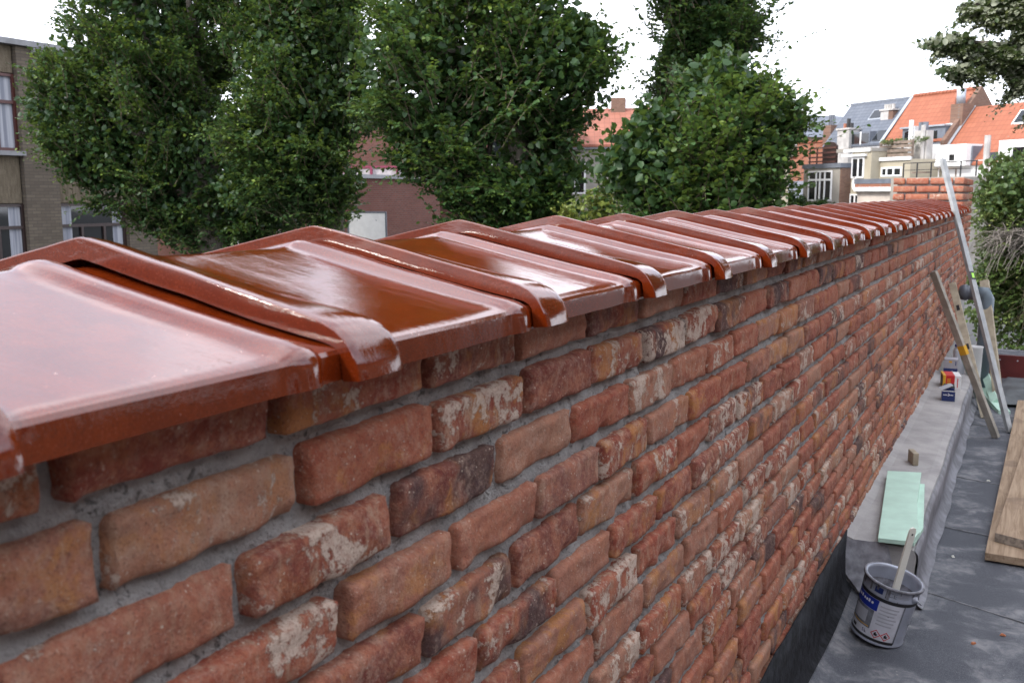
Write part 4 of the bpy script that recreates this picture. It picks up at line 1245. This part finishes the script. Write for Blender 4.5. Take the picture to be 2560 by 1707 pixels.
# terrace with thin railing, planters and folded parasol
tr = hthing('roof_terrace', 'flat roof terrace with thin black railing below the white dormer', 'terrace', 9.5, -1)
Hb('deck', M['render_grey'], tr, 7.05, 12.2, -3.9, -.05, ZB, 2.3)
Hb('rail', M['black'], tr, 7.9, 13.0, -.10, -.06, 3.08, 3.13)
Hb('rail', M['black'], tr, 7.9, 13.0, -.10, -.06, 2.7, 2.73)
for k in range(6): Hb('post', M['black'], tr, 7.9 + 1.0 * k, 7.95 + 1.0 * k, -.11, -.05, 2.3, 3.08)
Hb('bench', M['grey_wood'], tr, 8.1, 9.2, -.9, -.5, 2.55, 2.63)
Hb('table', M['grey_wood'], tr, 9.6, 10.6, -1.6, -.9, 2.75, 2.81)
for k, u in enumerate((9.65, 10.5)): Hb('table_leg', M['grey_wood'], tr, u, u + .06, -1.3, -1.24, 2.3, 2.75)
um = thing('folded_parasol', 'folded white parasol standing on the roof terrace', 'parasol', tuple(HF(9.4, -1.2, 2.3)))
MB(Fr(HF(9.4, -1.2, 2.3), EU, EN, (0, 0, 1), KH)).lathe([(.03, 0), (.03, .55), (.27, .6), (.24, .8), (.12, 1.2), (.03, 1.42), (0, 1.45)], 12).build('canopy', M['white'], um, smooth=True)
# background brick gable and orange brick house
h6 = hthing('gable_end', 'brown brick gable end rising behind the nearest tree', 'house', -16, -16)
gb = MB(HF); gb.prism([(-22.3, -14, ZB), (-17.7, -14, ZB), (-17.7, -14, 6.3), (-18.2, -14, 6.4), (-19.7, -14, 8.2), (-21.9, -14, 6.3), (-22.3, -14, 6.3)], (0, -6, 0)); gb.build('wall', M['brown_brick'], h6)
gb = MB(HF); gb.prism([(-17.6, -13.9, 6.28), (-19.7, -13.9, 8.32), (-19.7, -13.9, 8.2), (-18.2, -13.9, 6.4), (-17.7, -13.9, 6.27)], (0, -6.2, 0)); gb.build('verge', M['lead'], h6)
h7 = hthing('orange_brick_house', 'orange brick house with small chimney left of the grey bay', 'house', -7, -8)
Hb('wall', M['orange_brick'], h7, -12.5, -5.2, -10, -6, ZB, 5.1)
Hb('lower_wall', M['orange_brick'], h7, -9.0, -3.8, -5.99, -4.5, ZB, 3.9)
Hb('coping', M['pantile'], h7, -12.6, -5.1, -10, -5.9, 5.1, 5.2)
cc = Hb('chimney', M['render_grey'], h7, -9.6, -8.6, -6.5, -5.6, 4.2, 5.0)
for k in range(3): MB(HF).tube([(-9.4 + .3 * k, -6, 5.0), (-9.4 + .3 * k, -6, 5.35)], .12, 8).build('chimney_pot', M['white'], cc)
slope('lean_to', M['lead'], h7, -8.0, -3.9, -3.2, 1.0, -4.6, 2.3)
Hb('white_shed', M['render_white'], h7, -8.5, -.6, -3.5, -1.2, ZB, 1.1)

# ------------------------------------------------------------------ foliage
def leaf_mesh(name, pos, d, nrm, size, tint, twigs=None, aspect=.8):
    """one folded six-point leaf per row"""
    n = len(pos)
    d = d / np.linalg.norm(d, axis=1)[:, None]
    s = np.cross(d, nrm); s /= np.linalg.norm(s, axis=1)[:, None] + 1e-9
    u = np.cross(s, d)
    shp = np.array([(0, 0, 0), (.28, -.46, .10), (.68, -.40, .06), (1, 0, -.10), (.68, .40, .06), (.28, .46, .10)])
    V = (pos[:, None] + size[:, None, None] * (d[:, None] * shp[None, :, :1] + s[:, None] * shp[None, :, 1:2] * aspect + u[:, None] * shp[None, :, 2:3]))
    V = V.reshape(-1, 3)
    b = np.arange(n)[:, None] * 6
    F = np.concatenate([b + np.array([[0, 1, 2, 3]]), b + np.array([[0, 3, 4, 5]])], 1).reshape(-1, 4)
    tt = np.repeat(tint, 2)
    mi = np.zeros(len(F), dtype=np.int32)
    if twigs is not None and len(twigs[0]):
        tv_, tq = twigs
        F = np.concatenate([F, tq + len(V)]); V = np.concatenate([V, tv_])
        tt = np.concatenate([tt, np.zeros(len(tq))]); mi = np.concatenate([mi, np.ones(len(tq), dtype=np.int32)])
    me = bpy.data.meshes.new(name)
    me.vertices.add(len(V)); me.vertices.foreach_set('co', V.astype(np.float32).ravel())
    me.loops.add(F.size); me.loops.foreach_set('vertex_index', F.astype(np.int32).ravel())
    me.polygons.add(len(F)); me.polygons.foreach_set('loop_start', np.arange(0, F.size, 4, dtype=np.int32))
    me.polygons.foreach_set('material_index', mi)
    at = me.attributes.new('tint', 'FLOAT', 'FACE'); at.data.foreach_set('value', tt.astype(np.float32))
    me.update(calc_edges=True)
    return me
def twig_tubes(paths, rad):
    """paths [n,k,3] as three-sided strips"""
    n, k, _ = paths.shape
    off = np.array([(1, 0, 0), (-.5, .8, .3), (-.5, -.8, -.3)]) * rad
    V = paths[:, :, None] + off[None, None] * np.linspace(1, .45, k)[None, :, None, None]
    idx = np.arange(n * k * 3).reshape(n, k, 3)
    Q = []
    for j in range(3):
        j2 = (j + 1) % 3
        Q.append(np.stack([idx[:, :-1, j], idx[:, :-1, j2], idx[:, 1:, j2], idx[:, 1:, j]], -1).reshape(-1, 4))
    return V.reshape(-1, 3), np.concatenate(Q)
def crown(blobs, axis, n_shoot, shoot_len, n_leaf, leaf, g, fill=0., up=.55, young=.35, droop=.25, seed=1, hole=.0, shell=.45, per=20):
    """leafy shoots growing outwards through a union of ellipsoids; returns leaf arrays and twig strips"""
    B = np.array([b[:6] for b in blobs], float)
    wgt = np.array([b[6] if len(b) > 6 else b[3] * b[4] + b[4] * b[5] for b in blobs]); wgt = wgt / wgt.sum()
    ax = np.asarray(axis)
    nb = max(8, n_shoot // per)
    bp = g.choice(len(B), nb, p=wgt)
    bv = g.normal(size=(nb, 3)); bv /= np.linalg.norm(bv, axis=1)[:, None]
    br = (shell + (1 - shell) * g.random(nb) ** .55) * (1 + .20 * vnoise(bv + B[bp, :3], seed + 3, 2.6))
    bc = B[bp, :3] + bv * B[bp, 3:] * br[:, None]
    keep = vnoise(bc, seed, 1.9) > -1 + hole
    bc, bv, bp = bc[keep], bv[keep], bp[keep]
    nb = len(bc)
    bo = bc - np.stack([np.full(nb, ax[0]), np.full(nb, ax[1]), np.minimum(bc[:, 2], ax[2])], 1)
    bo /= np.linalg.norm(bo, axis=1)[:, None] + 1e-9
    bo = bo * .6 + bv * .5 + g.normal(size=(nb, 3)) * .2
    bo[:, 2] = bo[:, 2] * .7 + up * .35
    bo /= np.linalg.norm(bo, axis=1)[:, None]
    bs = np.cross(bo, np.array([0, 0, 1.])); bs /= np.linalg.norm(bs, axis=1)[:, None] + 1e-9
    bu = np.cross(bs, bo)
    R_b = B[bp, 3:].mean(1)
    n = n_shoot
    k_ = g.integers(0, nb, n)
    tt_ = g.random(n)
    lat = g.normal(size=n)
    spread = np.minimum(.30 * R_b[k_], .34) * (.45 + .75 * tt_)
    base = bc[k_] - bo[k_] * (tt_ * .55 * R_b[k_])[:, None] + bs[k_] * (lat * spread)[:, None] + bu[k_] * (g.normal(size=n) * spread * .38 - .10 * lat ** 2 * spread)[:, None]
    out = bo[k_] * .9 + bs[k_] * (np.sign(lat) * .45)[:, None] + g.normal(size=(n, 3)) * .30
    out[:, 2] += up * .55
    out /= np.linalg.norm(out, axis=1)[:, None]
    ln = shoot_len * g.uniform(.45, 1.2, n) * np.where(g.random(n) < .12, 1.5, 1.0) * (1 + .25 * vnoise(base, seed + 5, 2.5))
    K = n_leaf
    t = np.linspace(0, 1, K)
    start = base - out * ln[:, None] * .55
    path = start[:, None] + out[:, None] * (t[None, :, None] * ln[:, None, None])
    path[:, :, 2] -= droop * (t[None] ** 2) * ln[:, None]
    # leaves alternate along the shoot
    side = np.cross(out, np.array([0, 0, 1.])); side /= np.linalg.norm(side, axis=1)[:, None] + 1e-9
    sg = np.where(np.arange(K) % 2, 1., -1.)
    dirs = out[:, None] * .55 + side[:, None] * sg[None, :, None] * .8 + g.normal(size=(n, K, 3)) * .38
    dirs[:, :, 2] -= .30
    nr = np.cross(side, out)[:, None] + g.normal(size=(n, K, 3)) * .45
    nr[:, :, 2] += .5
    sz = leaf * g.uniform(.65, 1.15, (n, K)) * (1 - .35 * t[None] ** 3)
    cl = vnoise(base, seed + 9, 1.5) * .6 + (g.normal(size=nb) * .55)[k_]
    tint = np.clip(.36 + .21 * cl[:, None] + young * (t[None] ** 2) * g.random((n, 1)) + g.normal(size=(n, K)) * .13, 0, 1)
    pos = path.reshape(-1, 3); dirs = dirs.reshape(-1, 3); nr = nr.reshape(-1, 3); sz = sz.ravel(); tint = tint.ravel()
    if fill:
        m_ = int(fill)
        pk = g.choice(len(B), m_, p=wgt)
        w = g.normal(size=(m_, 3)); w /= np.linalg.norm(w, axis=1)[:, None]
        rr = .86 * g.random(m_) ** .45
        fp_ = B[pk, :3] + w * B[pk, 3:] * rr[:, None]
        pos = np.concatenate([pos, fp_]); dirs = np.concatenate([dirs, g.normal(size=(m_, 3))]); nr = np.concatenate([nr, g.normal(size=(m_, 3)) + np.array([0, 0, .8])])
        sz = np.concatenate([sz, leaf * g.uniform(.9, 1.5, m_)]); tint = np.concatenate([tint, np.clip(g.normal(.2, .12, m_), 0, 1)])  # fill leaves tinted darker, putting the crown's inner shade into colour
    return pos, dirs, nr, sz, tint, path[:, ::3]
def limb(mb, a, b, r0, r1, g, k=7, wob=.12):
    a, b = Vector(a), Vector(b); L = (b - a).length
    P_ = []
    for i in range(k):
        t = i / (k - 1)
        q = a.lerp(b, t) + Vector((g.normal(), g.normal(), g.normal() * .5)) * wob * L * .25 * math.sin(math.pi * t)
        P_.append(tuple(q))
    mb.tube(P_, [r0 + (r1 - r0) * i / (k - 1) for i in range(k)], 9)
def tree(name, label, base, fork, blobs, seed, n_shoot, shoot_len, leaf, trunk_r, mat='leaf', fill=0, n_leaf=15, hole=.35, trunk_top=None, twig_r=.010, shell=.5, up=.55, young=.35, droop=.25, cat='tree', group=None, limbs=9, extra=None):
    g = np.random.default_rng(seed)
    t = thing(name, label, cat, base, group)
    tk = MB()
    top = trunk_top or (fork[0], fork[1], fork[2] + 1.5)
    P_ = [Vector(base), Vector(base) + Vector((.03, .02, .25)), Vector(base).lerp(Vector(fork), .5) + Vector((g.normal() * .05, g.normal() * .05, 0)), Vector(fork), Vector(fork).lerp(Vector(top), .5), Vector(top)]
    tk.tube([tuple(q) for q in P_], [trunk_r * 1.35, trunk_r * 1.05, trunk_r * .92, trunk_r * 1.0, trunk_r * .6, trunk_r * .2], 14)
    tk.build('trunk', M['bark'], t, smooth=True)
    lb = MB()
    for k in range(limbs):
        b = blobs[k % len(blobs)]
        w = g.normal(size=3); w /= np.linalg.norm(w)
        e_ = (b[0] + w[0] * b[3] * .6, b[1] + w[1] * b[4] * .6, b[2] + abs(w[2]) * b[5] * .4)
        st0 = Vector(fork).lerp(Vector(top), g.uniform(-.1, .8))
        limb(lb, st0, e_, trunk_r * .42, trunk_r * .08, g)
    lb.build('branches', M['bark'], t, smooth=True)
    pos, d, nr, sz, ti, tp = crown(blobs, fork, n_shoot, shoot_len, n_leaf, leaf, g, fill, up, young, droop, seed, hole, shell)
    if extra:
        p2 = crown(extra[0], fork, extra[1], extra[2], n_leaf, extra[3], g, extra[4], up, young, droop, seed + 50, hole, shell)
        pos, d, nr, sz, ti = (np.concatenate([a_, b_]) for a_, b_ in zip((pos, d, nr, sz, ti), p2[:5]))
        tp = np.concatenate([tp, p2[5]])
    L = np.array(t.location)
    me = leaf_mesh('crown', pos - L, d, nr, sz, ti, twig_tubes(tp - L, twig_r))
    me.materials.append(M[mat]); me.materials.append(M['twig'])
    link('crown', me, None, t)
    return t
GY = -1.6
# left big linden
tree('linden_tree', 'broad dense linden tree in front of the tan school building', (-14.64, 14.87, GY), (-14.75, 14.9, .9),
     [(-16.2, 14.4, 3.7, 2.0, 2.0, 2.5), (-15.5, 14.7, 5.6, 2.2, 2.1, 2.4), (-17.3, 13.8, 3.2, 1.35, 1.3, 1.4), (-16.7, 14.1, 2.1, 1.35, 1.3, .9), (-14.9, 15.0, 2.4, 1.7, 1.7, 1.4), (-15.3, 15.0, 1.05, 1.6, 1.3, .65), (-14.0, 15.4, 1.05, 1.2, 1.2, .6)],
     21, 5400, 1.0, .102, .36, fill=17000, hole=.62, trunk_top=(-14.9, 14.8, 4.5), n_leaf=19, young=.55, up=.75)
tree('linden_tree', 'dark green linden tree second from the left, overlapping the broad one', (-11.7, 15.2, GY), (-11.75, 15.1, .9),
     [(-11.9, 14.6, 3.7, 1.6, 1.5, 2.3), (-12.2, 15.0, 5.6, 1.7, 1.6, 2.1), (-12.1, 15.1, 7.4, 1.4, 1.4, 1.6), (-12.2, 14.5, 2.35, 1.45, 1.3, 1.0), (-12.0, 14.8, 1.65, 1.25, 1.2, .55), (-12.9, 14.4, 1.5, 1.0, 1.0, .6)],
     22, 5200, .95, .102, .28, fill=14000, hole=.60, trunk_top=(-12.0, 15.0, 4.6), n_leaf=18, young=.5, up=.7)
tree('linden_tree', 'tall linden tree in the middle with bright leaf tips on its left side', (-6.66, 13.5, GY), (-6.7, 13.5, 1.1),
     [(-8.2, 12.8, 3.3, 1.2, 1.2, 1.1), (-7.6, 13.4, 4.7, 1.8, 1.6, 1.8), (-7.2, 13.6, 6.7, 1.6, 1.6, 1.9), (-6.2, 13.8, 3.3, 1.15, 1.2, 1.15), (-7.0, 13.4, 1.45, 1.1, .9, .7, 2.0), (-7.8, 13.0, 2.2, .95, .9, .65, 1.5), (-7.2, 13.3, .65, 1.15, .75, .5, 1.8), (-6.2, 13.75, 1.85, .62, .6, .6, 1.0), (-6.05, 13.8, .95, .5, .5, .5, .7), (-5.95, 14.05, 3.85, .40, .5, .30, .6)],
     23, 5200, .95, .108, .20, fill=10000, hole=.62, trunk_top=(-6.8, 13.5, 5.0), n_leaf=18, young=.42, up=.6)
tree('linden_tree', 'nearest leafy tree right of the middle, rising just behind the coping', (-3.36, 12.35, GY), (-3.4, 12.35, .4),
     [(-3.3, 12.4, 2.0, .95, .95, .95), (-2.95, 12.5, 2.35, .85, .8, .62), (-3.85, 12.2, 1.6, .85, .8, .65), (-4.25, 11.95, 1.85, .55, .6, .5), (-4.0, 12.05, 2.3, .42, .5, .4), (-2.95, 12.5, 1.6, .5, .7, .6), (-3.45, 12.4, .8, 1.0, .9, .6), (-3.2, 12.45, 2.85, .5, .55, .45)],
     24, 2500, 1.15, .108, .14, fill=5500, hole=.60, trunk_top=(-3.3, 12.4, 2.6), twig_r=.008, young=.3, up=.72, n_leaf=19)
tree('linden_tree', 'dark linden tree behind the nearest one, its crown cut by the top of the picture', (-4.9, 16.6, GY), (-4.85, 16.5, 2.2),
     [(-4.75, 16.4, 4.95, 1.05, 1.1, 1.2), (-4.7, 16.5, 6.1, 1.3, 1.3, 1.3), (-4.5, 16.4, 4.1, .95, .9, .75), (-4.9, 16.4, 3.4, .8, .8, .6)],
     25, 2800, .85, .098, .16, fill=8000, hole=.55, trunk_top=(-4.8, 16.5, 5.2), n_leaf=17)
# silver linden reaching in at the upper right
tree('silver_linden_tree', 'overhanging silver-leaved tree at the upper right corner', (1.9, 16.2, GY), (1.8, 16.1, 2.4),
     [(.35, 15.5, 4.15, .80, .8, .55, 2.6), (.30, 15.3, 3.45, .36, .6, .75, 2.4), (-.25, 15.0, 3.88, .50, .35, .20, 1.1), (-.80, 14.6, 3.40, .42, .3, .10, .65), (-.25, 14.9, 3.32, .36, .3, .12, .5), (-.62, 14.6, 3.02, .32, .3, .08, .36), (-.15, 15.0, 3.25, .42, .35, .12, .5), (.08, 15.2, 3.05, .12, .3, .26, .26), (.42, 15.3, 2.65, .20, .3, .35, .5)],
     26, 2900, .34, .078, .2, mat='leaf2', fill=2500, hole=.30, n_leaf=12, twig_r=.003, up=.15, young=.5, droop=.45, limbs=14, extra=([(2.5, 15.4, 5.8, 1.5, 2.0, 3.2), (4.6, 14.6, 6.6, 2.2, 2.6, 3.8), (2.9, 13.0, 5.6, 1.4, 1.6, 2.8), (5.6, 12.0, 5.6, 2.0, 2.0, 3.2)], 3200, .9, .15, 12000))  # extra: unseen crown mass added to darken the tile reflections
# hedge of ivy behind the end of the roof
tree('ivy_hedge', 'tall ivy-covered shrub growing behind the pier at the right edge', (.6, 12.4, GY), (.6, 12.4, .2),
     [(.20, 12.3, 1.42, .46, .6, .54), (.95, 12.5, 1.55, .6, .6, .62), (.22, 12.5, .80, .42, .5, .5), (.45, 12.8, .2, .8, .5, 1.0), (.42, 12.55, .35, .6, .4, .55), (1.7, 12.6, .9, .8, .8, 1.2)],
     27, 2100, .34, .052, .09, mat='ivy', fill=16000, hole=.25, n_leaf=12, twig_r=.003, up=.2, young=.55, droop=.5, cat='shrub')
# yellow-green shrub glimpsed behind the coping
tree('yellow_shrub', 'yellow-green feathery shrub glimpsed between the two right-hand trees', (-5.05, 13.2, GY), (-5.05, 13.2, -.3),
     [(-5.2, 13.2, 1.08, .62, .5, .42), (-4.75, 13.3, .75, .6, .5, .45), (-5.5, 13.2, .6, .5, .5, .5)],
     28, 800, .42, .075, .05, mat='shrub', fill=500, hole=.2, n_leaf=11, twig_r=.004, up=.5, cat='shrub', limbs=5)
tree('garden_shrub', 'low dark shrub in front of the grey bay house', tuple(HF(-.6, .6, -3.2)), tuple(HF(-.6, .6, -1)),
     [(*HF(-.9, .5, .9), 1.0, .8, .55), (*HF(1.8, .4, .55), 1.1, .7, .5)],
     29, 500, .5, .10, .06, mat='leaf', fill=800, n_leaf=9, twig_r=.006, cat='shrub', limbs=4)
# planter greenery on the terrace screen
tree('planter_grass', 'dry planter greenery along the wooden terrace screen', tuple(HF(5.2, -2.2, 4.3)), tuple(HF(5.2, -2.2, 4.4)),
     [(*HF(5.0, -2.2, 4.58), .75, .5, .10), (*HF(6.6, -2.4, 4.6), .5, .4, .16)],
     30, 260, .28, .06, .02, mat='ivy', fill=200, n_leaf=8, twig_r=.004, cat='plant', limbs=3, trunk_top=tuple(HF(5.2, -2.2, 4.6)))
# dry twig tangle
dt = np.random.default_rng(31)
NT = 300
c0 = np.stack([dt.uniform(.10, .52, NT), dt.uniform(11.9, 12.3, NT), dt.normal(.90, .07, NT)], 1)
ln = dt.uniform(.18, .55, NT)
d0 = dt.normal(size=(NT, 3)); d0[:, 0] -= .3; d0[:, 2] = np.abs(d0[:, 2]) * .4; d0 /= np.linalg.norm(d0, axis=1)[:, None]
tt = np.linspace(0, 1, 7)
pth = c0[:, None] + d0[:, None] * (tt[None, :, None] * ln[:, None, None])
pth[:, :, 2] -= (tt[None] ** 2) * (ln * dt.uniform(.1, .95, NT))[:, None]
pth += np.cumsum(dt.normal(size=pth.shape) * .012, axis=1)
V, Q = twig_tubes(pth, .0042)
me = bpy.data.meshes.new('dry_twigs'); me.from_pydata(V.tolist(), [], Q.tolist())
tag(link('dry_twigs', me, M['dry']), 'tangle of dry grey-brown climber twigs hanging behind the pier', 'twigs', kind='stuff')
NT = 130
c0 = np.stack([dt.uniform(.22, 1.0, NT), dt.uniform(12.0, 12.4, NT), dt.uniform(.0, .9, NT)], 1)
ln = dt.uniform(.3, .8, NT)
d0 = dt.normal(size=(NT, 3)); d0[:, 2] = -1.2; d0 /= np.linalg.norm(d0, axis=1)[:, None]
pth = c0[:, None] + d0[:, None] * (tt[None, :, None] * ln[:, None, None])
pth += np.cumsum(dt.normal(size=pth.shape) * .015, axis=1)
V, Q = twig_tubes(pth, .003)
me = bpy.data.meshes.new('hanging_stems'); me.from_pydata(V.tolist(), [], Q.tolist())
tag(link('hanging_stems', me, M['twig']), 'dark hanging climber stems below the dry tangle', 'stems', kind='stuff')
